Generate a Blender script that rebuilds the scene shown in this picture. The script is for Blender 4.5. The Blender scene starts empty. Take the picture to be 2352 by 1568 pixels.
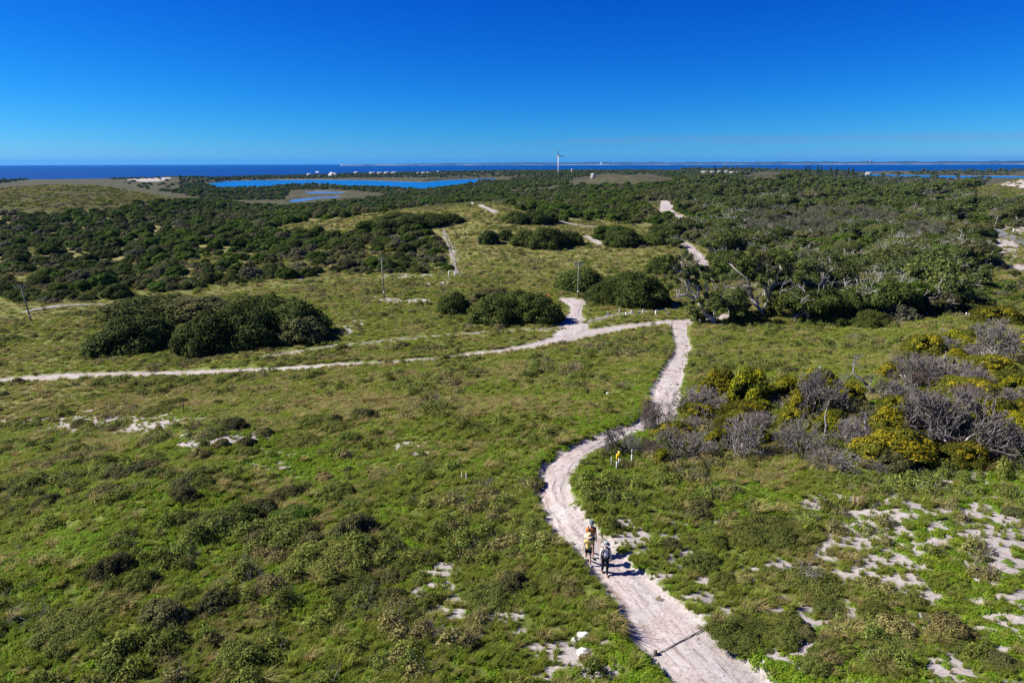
import bpy, math, random
import numpy as np
from mathutils import Vector, Matrix, Euler

# ------------------------------------------------------------------ camera, sky, sun, exposure
scene = bpy.context.scene
COL = scene.collection
CAM_H = 17.4
F = 692.0                      # focal length in pixels of the 1024 wide frame
PITCH = math.radians(14.43)
ROLL = math.radians(0.14)
cam_d = bpy.data.cameras.new('camera')
cam = bpy.data.objects.new('camera', cam_d)
COL.objects.link(cam)
cam_d.sensor_width = 36.0
cam_d.lens = 36.0 * F / 1024.0
cam_d.clip_start = 0.5
cam_d.clip_end = 120000.0
cam.location = (0, 0, CAM_H)
cam.rotation_mode = 'XYZ'
fw = Vector((0, math.cos(PITCH), -math.sin(PITCH)))
up0 = Vector((0, math.sin(PITCH), math.cos(PITCH)))
rt0 = Vector((1, 0, 0))
rt = (rt0 * math.cos(ROLL) + up0 * math.sin(ROLL) * -1.0)
up = (up0 * math.cos(ROLL) + rt0 * math.sin(ROLL))
M3 = Matrix((rt, up, -fw)).transposed()
cam.rotation_euler = M3.to_euler()
scene.camera = cam

SUN_EL = math.radians(39)
SUN_V = Vector((-1.0, 0.06, 0)).normalized() * math.cos(SUN_EL) + Vector((0, 0, math.sin(SUN_EL)))
world = bpy.data.worlds.new('World')
scene.world = world
world.use_nodes = True
wn = world.node_tree
wn.nodes.clear()
sky = wn.nodes.new('ShaderNodeTexSky')
sky.sky_type = 'NISHITA'
sky.sun_disc = False
sky.sun_elevation = SUN_EL
sky.sun_rotation = math.atan2(SUN_V.x, SUN_V.y)
sky.altitude = 1500
sky.air_density = 1.0
sky.dust_density = 0.0
sky.ozone_density = 1.5
# the photograph's deep polarised rendering of the whole sky: one tone curve per channel
def wmath(op, x, y):
    m = wn.nodes.new('ShaderNodeMath'); m.operation = op
    for i, v in enumerate((x, y)):
        if isinstance(v, (int, float)): m.inputs[i].default_value = v
        else: wn.links.new(v, m.inputs[i])
    return m.outputs[0]


sep = wn.nodes.new('ShaderNodeSeparateColor'); comb = wn.nodes.new('ShaderNodeCombineColor')
wn.links.new(sky.outputs[0], sep.inputs[0])
wn.links.new(wmath('MINIMUM', wmath('MULTIPLY', wmath('POWER', sep.outputs[0], 3.2), 2.1e-3), wmath('MULTIPLY', sep.outputs[0], .4)), comb.inputs[0])
wn.links.new(wmath('MINIMUM', wmath('MULTIPLY', wmath('POWER', sep.outputs[1], 1.7), .138), wmath('MULTIPLY', sep.outputs[1], .8)), comb.inputs[1])
wn.links.new(wmath('MULTIPLY', sep.outputs[2], 1.2), comb.inputs[2])
bg = wn.nodes.new('ShaderNodeBackground')
bg.inputs['Strength'].default_value = 0.05
wo = wn.nodes.new('ShaderNodeOutputWorld')
wn.links.new(comb.outputs[0], bg.inputs['Color'])
wn.links.new(bg.outputs[0], wo.inputs['Surface'])

sun_d = bpy.data.lights.new('sun', 'SUN')
sun_d.energy = 5.0
sun_d.angle = math.radians(0.53)
sun_d.color = (1.0, 0.95, 0.87)
sun = bpy.data.objects.new('sun', sun_d)
COL.objects.link(sun)
sun.location = (0, 0, 60)
sun.rotation_euler = (-SUN_V).to_track_quat('-Z', 'Y').to_euler()

vs = scene.view_settings
vs.view_transform = 'Standard'
vs.look = 'None'
vs.exposure = 1.0
vs.gamma = 1.0
vs.use_curve_mapping = False
scene.render.engine = 'CYCLES'
cy = scene.cycles
cy.max_bounces = 6
cy.diffuse_bounces = 2
cy.glossy_bounces = 2
cy.transmission_bounces = 2
cy.volume_bounces = 0
cy.transparent_max_bounces = 4
cy.use_denoising = False
cy.use_adaptive_sampling = False
cy.sample_clamp_direct = 6.0
cy.sample_clamp_indirect = 3.0
cy.volume_step_rate = 10

rng = np.random.default_rng(7)
R_ = random.Random(5)

# ------------------------------------------------------------------ camera maths (1024 px frame, "q" = 4096 px frame)
CR, CU, CF = np.array(rt), np.array(up), np.array(fw)
CP = np.array((0.0, 0.0, CAM_H))


def ray_q(qx, qy):
    x = (qx / 4.0 - 512.0) / F
    y = -(qy / 4.0 - 341.4) / F
    d = CF + CR * x + CU * y
    return d / math.hypot(d[0], d[1])          # unit horizontal length


def to_q(P):
    """world points (n,3) -> pixel in the 4096 frame"""
    v = np.asarray(P, float) - CP
    z = np.maximum(v @ CF, 1e-3)
    return 4 * (512 + F * (v @ CR) / z), 4 * (341.4 - F * (v @ CU) / z)


# ------------------------------------------------------------------ noise
_H = np.random.default_rng(11).random((256, 256))


def vnoise(x, y):
    x = np.asarray(x, float); y = np.asarray(y, float)
    xi = np.floor(x).astype(int); yi = np.floor(y).astype(int)
    fx = x - xi; fy = y - yi
    fx = fx * fx * (3 - 2 * fx); fy = fy * fy * (3 - 2 * fy)
    a = _H[xi & 255, yi & 255]; b = _H[(xi + 1) & 255, yi & 255]
    c = _H[xi & 255, (yi + 1) & 255]; d = _H[(xi + 1) & 255, (yi + 1) & 255]
    return (a * (1 - fx) + b * fx) * (1 - fy) + (c * (1 - fx) + d * fx) * fy


def fbm(x, y, s, o=4, seed=0):
    x = np.asarray(x, float) / s + 17.3 * seed; y = np.asarray(y, float) / s - 9.7 * seed
    v = 0; a = 0.5; t = 0
    for k in range(o):
        v = v + a * vnoise(x, y); t += a; a *= 0.5
        x = x * 2.03 + 5.1; y = y * 2.03 + 1.7
    return v / t


def sstep(a, b, x):
    t = np.clip((x - a) / (b - a), 0, 1)
    return t * t * (3 - 2 * t)


def in_poly(x, y, poly):
    x = np.asarray(x, float); y = np.asarray(y, float)
    r = np.zeros(x.shape, bool)
    n = len(poly)
    for i in range(n):
        x0, y0 = poly[i]; x1, y1 = poly[(i + 1) % n]
        if y0 == y1:
            continue
        c = ((y0 > y) != (y1 > y)) & (x < (x1 - x0) * (y - y0) / (y1 - y0) + x0)
        r ^= c
    return r


def d_poly(x, y, pts, closed=False, w=None):
    """distance to a polyline, and w interpolated along it"""
    best = np.full(np.shape(x), 1e9); bw = np.zeros(np.shape(x))
    n = len(pts)
    for i in range(n if closed else n - 1):
        ax, ay = pts[i][:2]; bx, by = pts[(i + 1) % n][:2]
        dx, dy = bx - ax, by - ay
        L = dx * dx + dy * dy + 1e-9
        t = np.clip(((x - ax) * dx + (y - ay) * dy) / L, 0, 1)
        d = np.hypot(x - ax - t * dx, y - ay - t * dy)
        m = d < best
        best = np.where(m, d, best)
        if w is not None:
            bw = np.where(m, w[i] + t * (w[(i + 1) % n] - w[i]), bw)
    return (best, bw) if w is not None else best


# ------------------------------------------------------------------ terrain (metres, camera above 0,0)
SEA_Z = -25.0
PROF = {
    -60: [(3, 0), (20, 0), (35, -1), (54, -4), (86, -9.5), (128, -12), (350, -12), (620, -3), (760, -6), (1000, -18), (2200, -21), (2450, -27), (4300, -40)],
    -37: [(3, 0), (20, 0), (35, -.5), (54, -3), (70, -6.5), (86, -9.3), (128, -11.8), (160, -12), (350, -12.3), (450, -8), (620, .6), (760, -4), (1000, -18), (1500, -20), (2200, -21), (2450, -27), (4300, -40)],
    -33.5: [(3, 0), (20, 0), (38, -.5), (54, -2.8), (70, -6.3), (86, -9.2), (130, -11.5), (350, -12), (450, -8), (610, 4.2), (740, -5), (1000, -19), (1500, -20), (2200, -21), (2450, -27), (4300, -40)],
    -30: [(3, 0), (20, 0), (40, -.5), (54, -2.7), (70, -6.2), (86, -9.1), (130, -11.3), (350, -12), (450, -8.5), (600, 3.0), (720, -6), (1000, -19), (1500, -20), (2200, -21), (2450, -27), (4300, -40)],
    -25.5: [(3, 0), (20, 0), (42, -.5), (56, -2.6), (70, -5.6), (87, -8.9), (130, -10.8), (350, -11), (480, -9.5), (600, -8), (700, -13), (900, -21), (1500, -22), (1730, -23.5), (1820, -13), (1900, -9), (2000, -13), (2200, -22), (2450, -27), (4300, -40)],
    -20: [(3, 0), (20, 0), (32, -.4), (45, -1.8), (60, -4), (88, -8.4), (152, -10), (250, -10.5), (330, -8.5), (450, -12), (600, -18), (780, -24), (1000, -23.8), (1400, -24), (2050, -23.5), (2300, -22), (2500, -23), (2700, -27), (4300, -40)],
    -9: [(3, 0), (20, 0), (32, -.3), (45, -1.5), (60, -3.5), (75, -5.6), (90, -7.5), (112, -8.3), (190, -10), (260, -8.5), (320, -3.2), (380, -8), (500, -16), (700, -20), (1000, -23.5), (1500, -23.8), (2000, -22), (2200, -17), (2600, -14), (2900, -24), (3100, -28), (4300, -40)],
    -1: [(3, 0), (20, 0), (34, -.3), (48, -1.5), (62, -3.4), (77, -5.5), (92, -7.3), (112, -8), (134, -8.2), (190, -9.8), (230, -9.3), (267, -5), (330, -1), (420, -8), (600, -12), (900, -12), (1200, -18), (1600, -12), (1700, -6), (2000, -12), (2250, -8), (2600, -8), (2800, -20), (2900, -28), (4300, -40)],
    4: [(3, 0), (20, 0), (34, -.3), (48, -1.5), (62, -3.4), (77, -5.5), (92, -7.2), (112, -8), (134, -8.2), (190, -9.8), (230, -9.3), (267, -6), (330, -3.5), (420, -8), (600, -11), (900, -9), (1200, -16), (1600, -8), (1700, -1), (1900, -9), (2250, -6), (2600, -8), (2800, -20), (2900, -28), (4300, -40)],
    9: [(3, 0), (20, 0), (36, -.3), (50, -1.5), (64, -3.2), (78, -5.2), (92, -6.9), (112, -8), (190, -9.5), (267, -8), (330, -7), (450, -9), (700, -9), (860, 3), (920, 6), (1050, -6), (1500, -14), (1950, -14), (2300, -6), (2600, -8), (2800, -20), (2900, -28), (4300, -40)],
    15: [(3, 0), (20, 0), (38, -.2), (50, -1.1), (65, -2.8), (84, -5.2), (112, -8), (200, -9), (300, -8.5), (450, -9), (700, -7), (900, -6), (1100, -10), (1500, -15), (1950, -14), (2300, -6), (2600, -8), (2800, -20), (2900, -28), (4300, -40)],
    20: [(3, 0), (20, 0), (38, -.2), (50, -1.0), (65, -2.6), (82, -4.8), (112, -8), (200, -9), (250, -9), (400, -8.5), (600, -6), (800, 2), (900, 6.5), (1000, -4), (1500, -16), (2000, -10), (2300, -5.5), (2600, -9), (2900, -28), (4300, -40)],
    28: [(3, 0), (20, .2), (50, .2), (65, -1), (90, -4.6), (120, -7), (250, -8.5), (400, -9), (700, -10), (1200, -18), (1700, -23.5), (2450, -23.5), (2600, -17), (2850, -11), (3200, -18), (3500, -28), (4300, -40)],
    33: [(3, 0), (20, .4), (55, .2), (75, -1.5), (95, -3.6), (130, -6.5), (170, -8), (250, -8.4), (400, -8.5), (520, -7), (600, -2), (700, -6), (900, -12), (1700, -23.5), (2450, -23.5), (2600, -17), (2850, -11), (3200, -18), (3500, -28), (4300, -40)],
    35.6: [(3, 0), (20, .5), (60, 0), (90, -2.6), (130, -6), (170, -8), (250, -8.3), (400, -8), (520, -4), (600, 6.5), (680, 6), (900, -12), (1700, -23.5), (2450, -23.5), (2600, -17), (2850, -11), (3200, -18), (3500, -28), (4300, -40)],
    37.5: [(3, 0), (20, .5), (60, 0), (90, -2.6), (130, -6), (170, -8), (250, -8.3), (400, -8), (520, -3), (600, 11), (680, 10), (900, -12), (1700, -23.5), (2450, -23.5), (2600, -17), (2850, -11), (3200, -18), (3500, -28), (4300, -40)],
    60: [(3, 0), (20, .5), (60, 0), (90, -2.6), (130, -6), (170, -8), (250, -8.3), (400, -8), (520, -2), (600, 12), (680, 10), (900, -12), (1700, -23.5), (2450, -23.5), (2600, -17), (2850, -11), (3200, -18), (3500, -28), (4300, -40)],
}
AZ = np.arange(-66, 66.01, 0.5)
LD = np.linspace(math.log(3), math.log(4300), 640)
_ks = sorted(PROF)
_cols = np.array([np.interp(LD, [math.log(a) for a, _ in PROF[k]], [b for _, b in PROF[k]]) for k in _ks])
TAB = np.array([[np.interp(a, _ks, _cols[:, j]) for j in range(len(LD))] for a in AZ])


def _blur(T, s, axis):
    r = int(3 * s) + 1
    k = np.exp(-0.5 * (np.arange(-r, r + 1) / s) ** 2); k /= k.sum()
    P = np.pad(T, [(r, r) if a == axis else (0, 0) for a in (0, 1)], mode='edge')
    return sum(k[i] * np.take(P, np.arange(i, i + T.shape[axis]), axis) for i in range(2 * r + 1))


TAB = _blur(_blur(TAB, 2.6, 0), 4.0, 1)

LAKES_Q = {
    'near': [(805, 738), (900, 726), (1024, 722), (1300, 720), (1450, 722), (1600, 727), (1700, 729), (1760, 723), (1850, 718), (1960, 714), (2040, 712), (2010, 722), (1960, 736), (1900, 745), (1830, 754), (1760, 759), (1690, 760), (1600, 757), (1500, 752), (1440, 749), (1300, 742), (1180, 744), (1080, 749), (960, 752), (890, 754), (830, 744)],
    'pond': [(1165, 800), (1200, 795), (1270, 789), (1350, 786), (1380, 788), (1330, 794), (1260, 799), (1190, 812), (1155, 813)],
    'shallow': [(1215, 768), (1300, 766), (1380, 770), (1370, 774), (1240, 776)],
    'right': [(3400, 700), (3500, 697), (3650, 700), (3800, 703), (3950, 704), (4200, 706), (4200, 714), (4000, 713), (3700, 712), (3560, 710), (3450, 708)],
}


def terr0(x, y):
    x = np.asarray(x, float); y = np.asarray(y, float)
    D = np.maximum(np.hypot(x, y), 3.01)
    az = np.degrees(np.arctan2(x, y))
    a = np.clip((az - AZ[0]) / 0.5, 0, len(AZ) - 1.001)
    l = np.clip((np.log(D) - LD[0]) / (LD[1] - LD[0]), 0, len(LD) - 1.001)
    i = a.astype(int); j = l.astype(int); fa = a - i; fl = l - j
    z = (TAB[i, j] * (1 - fa) + TAB[i + 1, j] * fa) * (1 - fl) + (TAB[i, j + 1] * (1 - fa) + TAB[i + 1, j + 1] * fa) * fl
    # rolling relief
    z = z + (fbm(x, y, 9, 3, 1) - .5) * 1.15 * sstep(15, 30, D) * (1 - .55 * sstep(50, 75, D) * (1 - sstep(130, 170, D))) + (fbm(x, y, 45, 3, 2) - .5) * 3.0 * sstep(90, 300, D)
    z = z + (fbm(x, y, 3.2, 2, 3) - .5) * 0.42 * (1 - sstep(55, 90, D))
    z = z + (fbm(x, y, 180, 3, 4) - .5) * 7 * sstep(500, 1100, D)
    # inland stays above water; lakes are cut out
    far = D > 600
    inland = (z < -23.8) & (D < 2450) & far
    z = np.where(inland, -23.8 + (z + 23.8) * .05, z)
    if np.any(far):
        qx, qy = to_q(np.stack([x, y, np.full_like(x, SEA_Z)], -1).reshape(-1, 3))
        qx = qx.reshape(x.shape); qy = qy.reshape(x.shape)
        for p in LAKES_Q.values():
            sd = np.where(in_poly(qx, qy, p), 1, -1) * d_poly(qx, qy * 2.0, [(a_, b_ * 2.0) for a_, b_ in p], True)
            w = sstep(-5, 3, sd) * far
            z = z * (1 - w) + w * (-26.6)
    return z


def hit_q(qx, qy, fn=None, dmax=4200):
    fn = fn or terr0
    d = ray_q(qx, qy)
    t = np.exp(np.linspace(math.log(12), math.log(dmax), 1600))
    zz = fn(d[0] * t, d[1] * t) - (CAM_H + d[2] * t)
    k = np.nonzero(zz > 0)[0]
    if len(k) == 0:
        t1 = dmax
    else:
        k = k[0]
        if k == 0:
            t1 = t[0]
        else:
            a = zz[k - 1]; b = zz[k]
            t1 = t[k - 1] + (t[k] - t[k - 1]) * (-a) / (b - a)
    return np.array((d[0] * t1, d[1] * t1, float(fn(np.array([d[0] * t1]), np.array([d[1] * t1]))[0])))


def S(*pts):
    """points read on the 2352 px wide view -> 4096 frame"""
    k = 4096 / 2352.0
    return [(a * k, b * k) + tuple(r) for a, b, *r in pts]


# ------------------------------------------------------------------ paths: pixel, full width in metres
PATHS_Q = {
    'sandy_path': dict(depth=.22, pts=S((1735, 1640, 3.3), (1662, 1568, 3.1), (1605, 1510, 2.9), (1540, 1450, 2.7), (1485, 1385, 2.2), (1425, 1320, 1.75), (1372, 1265, 1.65), (1310, 1205, 1.7), (1274, 1150, 1.6), (1266, 1110, 1.75), (1288, 1062, 2.1), (1335, 1030, 1.9), (1400, 1003, 1.9), (1470, 978, 1.9), (1520, 950, 2.0), (1531, 920, 2.1), (1527, 893, 2.3), (1540, 862, 2.2), (1560, 822, 1.9), (1570, 795, 1.8), (1562, 768, 1.9), (1560, 748, 2.4), (1566, 737, 3.0))),
    'sandy_track': dict(depth=.15, pts=S((-60, 880, 2.2), (0, 873, 2.2), (60, 868, 2.3), (150, 863, 2.4), (300, 858, 2.2), (500, 853, 2.1), (700, 843, 2.0), (900, 831, 2.0), (1040, 819, 2.1), (1150, 806, 2.4), (1240, 791, 3.2), (1300, 775, 4.2), (1360, 763, 4.0), (1430, 751, 3.2), (1510, 742, 2.8), (1590, 736, 2.6), (1650, 729, 2.4), (1720, 717, 2.4))),
    'grassy_track': dict(depth=.08, faint=1, pts=S((1300, 752, 3.0), (1230, 757, 2.0), (1130, 761, 1.6), (1000, 771, 1.3), (880, 782, 1.2), (770, 793, 1.3), (690, 806, 1.4), (600, 818, 1.0))),
    'side_path': dict(depth=.1, pts=S((1300, 772, 4.0), (1316, 755, 4.6), (1320, 740, 4.0), (1319, 722, 2.0), (1324, 704, 2.0), (1318, 690, 5.0), (1300, 686, 3.0))),
    'upper_track': dict(depth=.06, faint=1, pts=S((1318, 742, 2.0), (1352, 738, 2.0), (1400, 725, 2.0), (1470, 716, 1.6), (1560, 706, 1.4))),
    'woodland_trail': dict(depth=0.0, pts=S((1625, 612, 3.0), (1605, 590, 3.0), (1590, 573, 3.0), (1574, 560, 3.2), (1548, 552, 2.0))),
    'far_trail': dict(depth=0.0, pts=S((1578, 522, 5), (1570, 510, 4.5), (1557, 494, 4.0))),
    'gravel_clearing': dict(depth=0.0, pts=S((1536, 489, 9), (1528, 482, 7), (1532, 473, 10), (1527, 462, 6))),
    'hill_trail': dict(depth=0.0, pts=S((1345, 543, 2.0), (1365, 552, 2.6), (1388, 563, 3.0))),
    'slope_trail': dict(depth=0.0, pts=S((1268, 505, 2.6), (1300, 513, 2.2), (1335, 519, 2.4), (1376, 523, 2.0))),
    'ridge_trail': dict(depth=0.0, pts=S((1084, 466, 2.4), (1105, 473, 2.2), (1125, 483, 2.0), (1142, 490, 1.8))),
    'fence_track': dict(depth=0.0, faint=1, pts=S((1018, 530, 1.0), (1028, 560, 1.0), (1042, 600, 1.1), (1050, 632, 1.4))),
    'valley_track': dict(depth=0.0, faint=1, pts=S((60, 716, 2.0), (120, 706, 3.2), (180, 702, 2.6), (260, 699, 1.6))),
}
PATHS = {}
for _n, _p in PATHS_Q.items():
    raw = np.array([hit_q(a, b) for a, b, _ in _p['pts']])
    w = np.array([c for _, _, c in _p['pts']])
    seg = np.r_[0, np.cumsum(np.hypot(*np.diff(raw[:, :2], axis=0).T))]
    step = 0.45 if seg[-1] < 200 and np.hypot(raw[:, 0], raw[:, 1]).min() < 130 else 1.5
    s = np.arange(0, seg[-1], step)
    # smooth resample of the hand-read points
    xs = np.interp(s, seg, raw[:, 0]); ys = np.interp(s, seg, raw[:, 1]); ws = np.interp(s, seg, w)
    k = max(3, int(2.6 / step)) | 1
    ker = np.hanning(k + 2)[1:-1]; ker /= ker.sum()
    pad = k // 2
    f_ = lambda v: np.convolve(np.pad(v, pad, mode='reflect', reflect_type='odd') if len(v) > pad + 1 else v, ker, 'valid') if len(v) > pad + 1 else v
    PATHS[_n] = (f_(xs), f_(ys), f_(ws), s, _p)

DEEP = [n for n in PATHS if PATHS[n][4]['depth'] > 0]


def path_field(x, y, names=None):
    """signed distance outside the path edge (negative on it) and depth of the nearest path"""
    best = np.full(np.shape(x), 1e3); dep = np.zeros(np.shape(x)); fnt = np.zeros(np.shape(x))
    for n in names or PATHS:
        xs, ys, ws, s, p = PATHS[n]
        st = 3 if len(xs) > 60 else 1
        idx = list(range(0, len(xs), st))
        if idx[-1] != len(xs) - 1:
            idx.append(len(xs) - 1)
        m = (x > xs.min() - 12) & (x < xs.max() + 12) & (y > ys.min() - 12) & (y < ys.max() + 12)
        if not np.any(m):
            continue
        d, w = d_poly(x[m], y[m], [(xs[i], ys[i]) for i in idx], w=[ws[i] for i in idx])
        e = d - w / 2
        b = best[m]
        better = e < b
        best[m] = np.where(better, e, b)
        dep[m] = np.where(better, p['depth'], dep[m])
        fnt[m] = np.where(better, p.get('faint', 0), fnt[m])
    return best, dep, fnt


def terr(x, y):
    x = np.atleast_1d(np.asarray(x, float)); y = np.atleast_1d(np.asarray(y, float))
    z = terr0(x, y)
    D = np.hypot(x, y)
    m = D < 160
    if np.any(m):
        e, dep, _ = path_field(x[m], y[m], DEEP)
        z[m] = z[m] - dep * (1 - sstep(-.1, .45, e)) + 0.10 * np.exp(-((e - .8) / .6) ** 2) * (dep > .1)
    return z


def tz(x, y):
    return float(terr(x, y)[0])


def at_q(qx, qy):
    p = hit_q(qx, qy)
    return np.array((p[0], p[1], tz(p[0], p[1])))


# sand patches in the picture: centre, radii, strength (4096 px)
SAND_E = [(400, 1690, 300, 40, 1.2), (560, 1705, 160, 42, 1.1), (720, 1712, 160, 42, 1.0), (880, 1760, 190, 46, 1.1), (1020, 1815, 170, 46, .7), (1270, 1960, 130, 40, .4), (1150, 1890, 150, 40, .35),
          (3750, 2250, 700, 480, .66), (3950, 2080, 380, 190, .72), (4000, 2330, 400, 260, .8), (3300, 2250, 330, 220, .62), (3250, 2560, 420, 240, .78), (3050, 2100, 240, 120, .38), (2980, 2440, 150, 160, .6), (2750, 2330, 170, 130, .6), (2560, 2180, 150, 120, .62), (3750, 2600, 520, 220, .78),
          (2130, 2540, 200, 120, .62), (1960, 2500, 160, 90, .5), (2300, 2660, 180, 120, .7), (1730, 2330, 150, 120, .42), (1820, 2450, 200, 80, .5), (1650, 1800, 170, 60, .32), (2500, 1990, 110, 60, .3),
          (1560, 1198, 90, 12, .9), (1680, 1205, 90, 10, .85), (1400, 1300, 70, 50, .5), (1200, 1115, 130, 10, .4), (1760, 1130, 120, 16, .5), (1620, 1105, 150, 12, .5),
          (1815, 1040, 30, 90, .3), (480, 1235, 200, 10, .3), (2700, 2090, 120, 60, .4), (3990, 985, 110, 55, 1.3), (4070, 905, 120, 22, 1.3), (4080, 1072, 80, 14, 1.3), (3640, 815, 60, 6, .8), (3800, 855, 70, 8, .7),
          (3100, 1150, 60, 10, .9), (2960, 1150, 100, 14, .8)]


def sand_field(x, y, z):
    qx, qy = to_q(np.stack([x, y, z], -1))
    D = np.hypot(x, y)
    s = np.zeros(x.shape)
    for cx, cy_, rx, ry, k in SAND_E:
        r = ((qx - cx) / rx) ** 2 + ((qy - cy_) / ry) ** 2
        s = np.maximum(s, k * np.exp(-r * .9))
    s = np.where(D < 420, s, 0)
    n1 = fbm(x * .5, y, .42, 3, 6); n2 = fbm(x * .55, y, 1.9, 3, 8); n = .5 * (n1 + n2)
    v = sstep(.44, .66, s * .34 + n1 * .85 + n2 * .45 - .32)
    v = v * sstep(.12, .3, s)
    # big dunes
    dl = np.exp(-(((qx - 590) / 95) ** 2 + ((qy - 712) / 16) ** 2)) * (D > 1500) * (D < 2050)
    dr = sstep(3900, 3990, qx) * sstep(775, 735, qy + (4096 - qx) * .12) * (D > 480) * (D < 760)
    v = np.maximum(v, sstep(.3, .5, dl + .25 * (n - .5)))
    v = np.maximum(v, sstep(.40, .62, dr * (.45 + n)))
    return v


# ------------------------------------------------------------------ material helpers
def mat(name):
    m = bpy.data.materials.new(name)
    m.use_nodes = True
    nt = m.node_tree
    b = nt.nodes['Principled BSDF']
    return m, nt, b


def plain(name, c, rough=.6, var=.12, scale=3.0, metal=0.0, spec=.3, bump=0.0):
    m, nt, b = mat(name)
    b.inputs['Roughness'].default_value = rough
    b.inputs['Metallic'].default_value = metal
    b.inputs['Specular IOR Level'].default_value = spec
    tc = nt.nodes.new('ShaderNodeTexCoord')
    n = nt.nodes.new('ShaderNodeTexNoise'); n.inputs['Scale'].default_value = scale; n.inputs['Detail'].default_value = 5
    r = nt.nodes.new('ShaderNodeValToRGB')
    r.color_ramp.elements[0].position = .3; r.color_ramp.elements[1].position = .7
    r.color_ramp.elements[0].color = [v * (1 - var) for v in c] + [1]
    r.color_ramp.elements[1].color = [min(1, v * (1 + var)) for v in c] + [1]
    nt.links.new(tc.outputs['Object'], n.inputs['Vector'])
    nt.links.new(n.outputs['Fac'], r.inputs['Fac'])
    nt.links.new(r.outputs['Color'], b.inputs['Base Color'])
    if bump:
        bp = nt.nodes.new('ShaderNodeBump'); bp.inputs['Strength'].default_value = bump; bp.inputs['Distance'].default_value = .05
        nt.links.new(n.outputs['Fac'], bp.inputs['Height']); nt.links.new(bp.outputs['Normal'], b.inputs['Normal'])
    return m


def leafmat(name, cols, trans=.25, rough=.75, objvar=.28, spec=.06):
    """leaf colour varies from leaf to leaf and from plant to plant"""
    m, nt, b = mat(name)
    b.inputs['Roughness'].default_value = rough
    b.inputs['Specular IOR Level'].default_value = spec
    g = nt.nodes.new('ShaderNodeNewGeometry')
    r = nt.nodes.new('ShaderNodeValToRGB')
    el = r.color_ramp.elements
    while len(el) < len(cols):
        el.new(.5)
    for i, c in enumerate(cols):
        el[i].position = i / max(1, len(cols) - 1)
        el[i].color = list(c) + [1]
    nt.links.new(g.outputs['Random Per Island'], r.inputs['Fac'])
    oi = nt.nodes.new('ShaderNodeObjectInfo')
    mr = nt.nodes.new('ShaderNodeMapRange')
    mr.inputs['To Min'].default_value = 1 - objvar; mr.inputs['To Max'].default_value = 1 + objvar
    nt.links.new(oi.outputs['Random'], mr.inputs['Value'])
    h = nt.nodes.new('ShaderNodeHueSaturation')
    mr2 = nt.nodes.new('ShaderNodeMapRange'); mr2.inputs['To Min'].default_value = .485; mr2.inputs['To Max'].default_value = .515
    ml = nt.nodes.new('ShaderNodeMath'); ml.operation = 'MULTIPLY'; ml.inputs[1].default_value = 7.31
    fr = nt.nodes.new('ShaderNodeMath'); fr.operation = 'FRACT'
    nt.links.new(oi.outputs['Random'], ml.inputs[0]); nt.links.new(ml.outputs[0], fr.inputs[0]); nt.links.new(fr.outputs[0], mr2.inputs['Value'])
    nt.links.new(mr2.outputs[0], h.inputs['Hue'])
    nt.links.new(mr.outputs[0], h.inputs['Value'])
    nt.links.new(r.outputs['Color'], h.inputs['Color'])
    nt.links.new(h.outputs['Color'], b.inputs['Base Color'])
    if trans:
        t = nt.nodes.new('ShaderNodeBsdfTranslucent'); mx = nt.nodes.new('ShaderNodeMixShader'); mx.inputs[0].default_value = trans
        nt.links.new(h.outputs['Color'], t.inputs['Color'])
        nt.links.new(b.outputs[0], mx.inputs[1]); nt.links.new(t.outputs[0], mx.inputs[2])
        nt.links.new(mx.outputs[0], nt.nodes['Material Output'].inputs['Surface'])
    return m


# ------------------------------------------------------------------ mesh helpers
def mesh(name, V, Fc, mats, mi=None, smooth=False):
    """V (n,3); Fc: array (m,k) or list of arrays with k=3/4"""
    me = bpy.data.meshes.new(name)
    V = np.asarray(V, np.float32)
    groups = Fc if isinstance(Fc, list) else [Fc]
    groups = [np.asarray(g, np.int32) for g in groups if len(g)]
    nl = sum(g.size for g in groups); nf = sum(len(g) for g in groups)
    me.vertices.add(len(V)); me.vertices.foreach_set('co', V.ravel())
    me.loops.add(nl); me.loops.foreach_set('vertex_index', np.concatenate([g.ravel() for g in groups]))
    me.polygons.add(nf)
    tot = np.concatenate([np.full(len(g), g.shape[1], np.int32) for g in groups])
    me.polygons.foreach_set('loop_start', np.r_[0, np.cumsum(tot)[:-1]].astype(np.int32))
    me.polygons.foreach_set('loop_total', tot)
    if mi is not None:
        me.polygons.foreach_set('material_index', np.asarray(mi, np.int32))
    if smooth:
        me.polygons.foreach_set('use_smooth', np.ones(nf, bool))
    for m in (mats if isinstance(mats, (list, tuple)) else [mats]):
        me.materials.append(m)
    me.update(calc_edges=True)
    me.validate()
    return me


def obj(name, me, parent=None, loc=None):
    o = bpy.data.objects.new(name, me)
    COL.objects.link(o)
    if parent is not None:
        o.parent = parent
    if loc is not None:
        o.location = loc
    return o


def tag(o, label=None, cat=None, group=None, kind=None):
    if label: o['label'] = label
    if cat: o['category'] = cat
    if group: o['group'] = group
    if kind: o['kind'] = kind
    return o


def thing(name, label, cat, loc, rz=0, group=None, scale=None):
    o = bpy.data.objects.new(name, None)
    COL.objects.link(o)
    o.location = loc; o.rotation_euler = (0, 0, rz)
    o.empty_display_size = .2
    if scale is not None:
        o.scale = scale
    return tag(o, label, cat, group)


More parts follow.
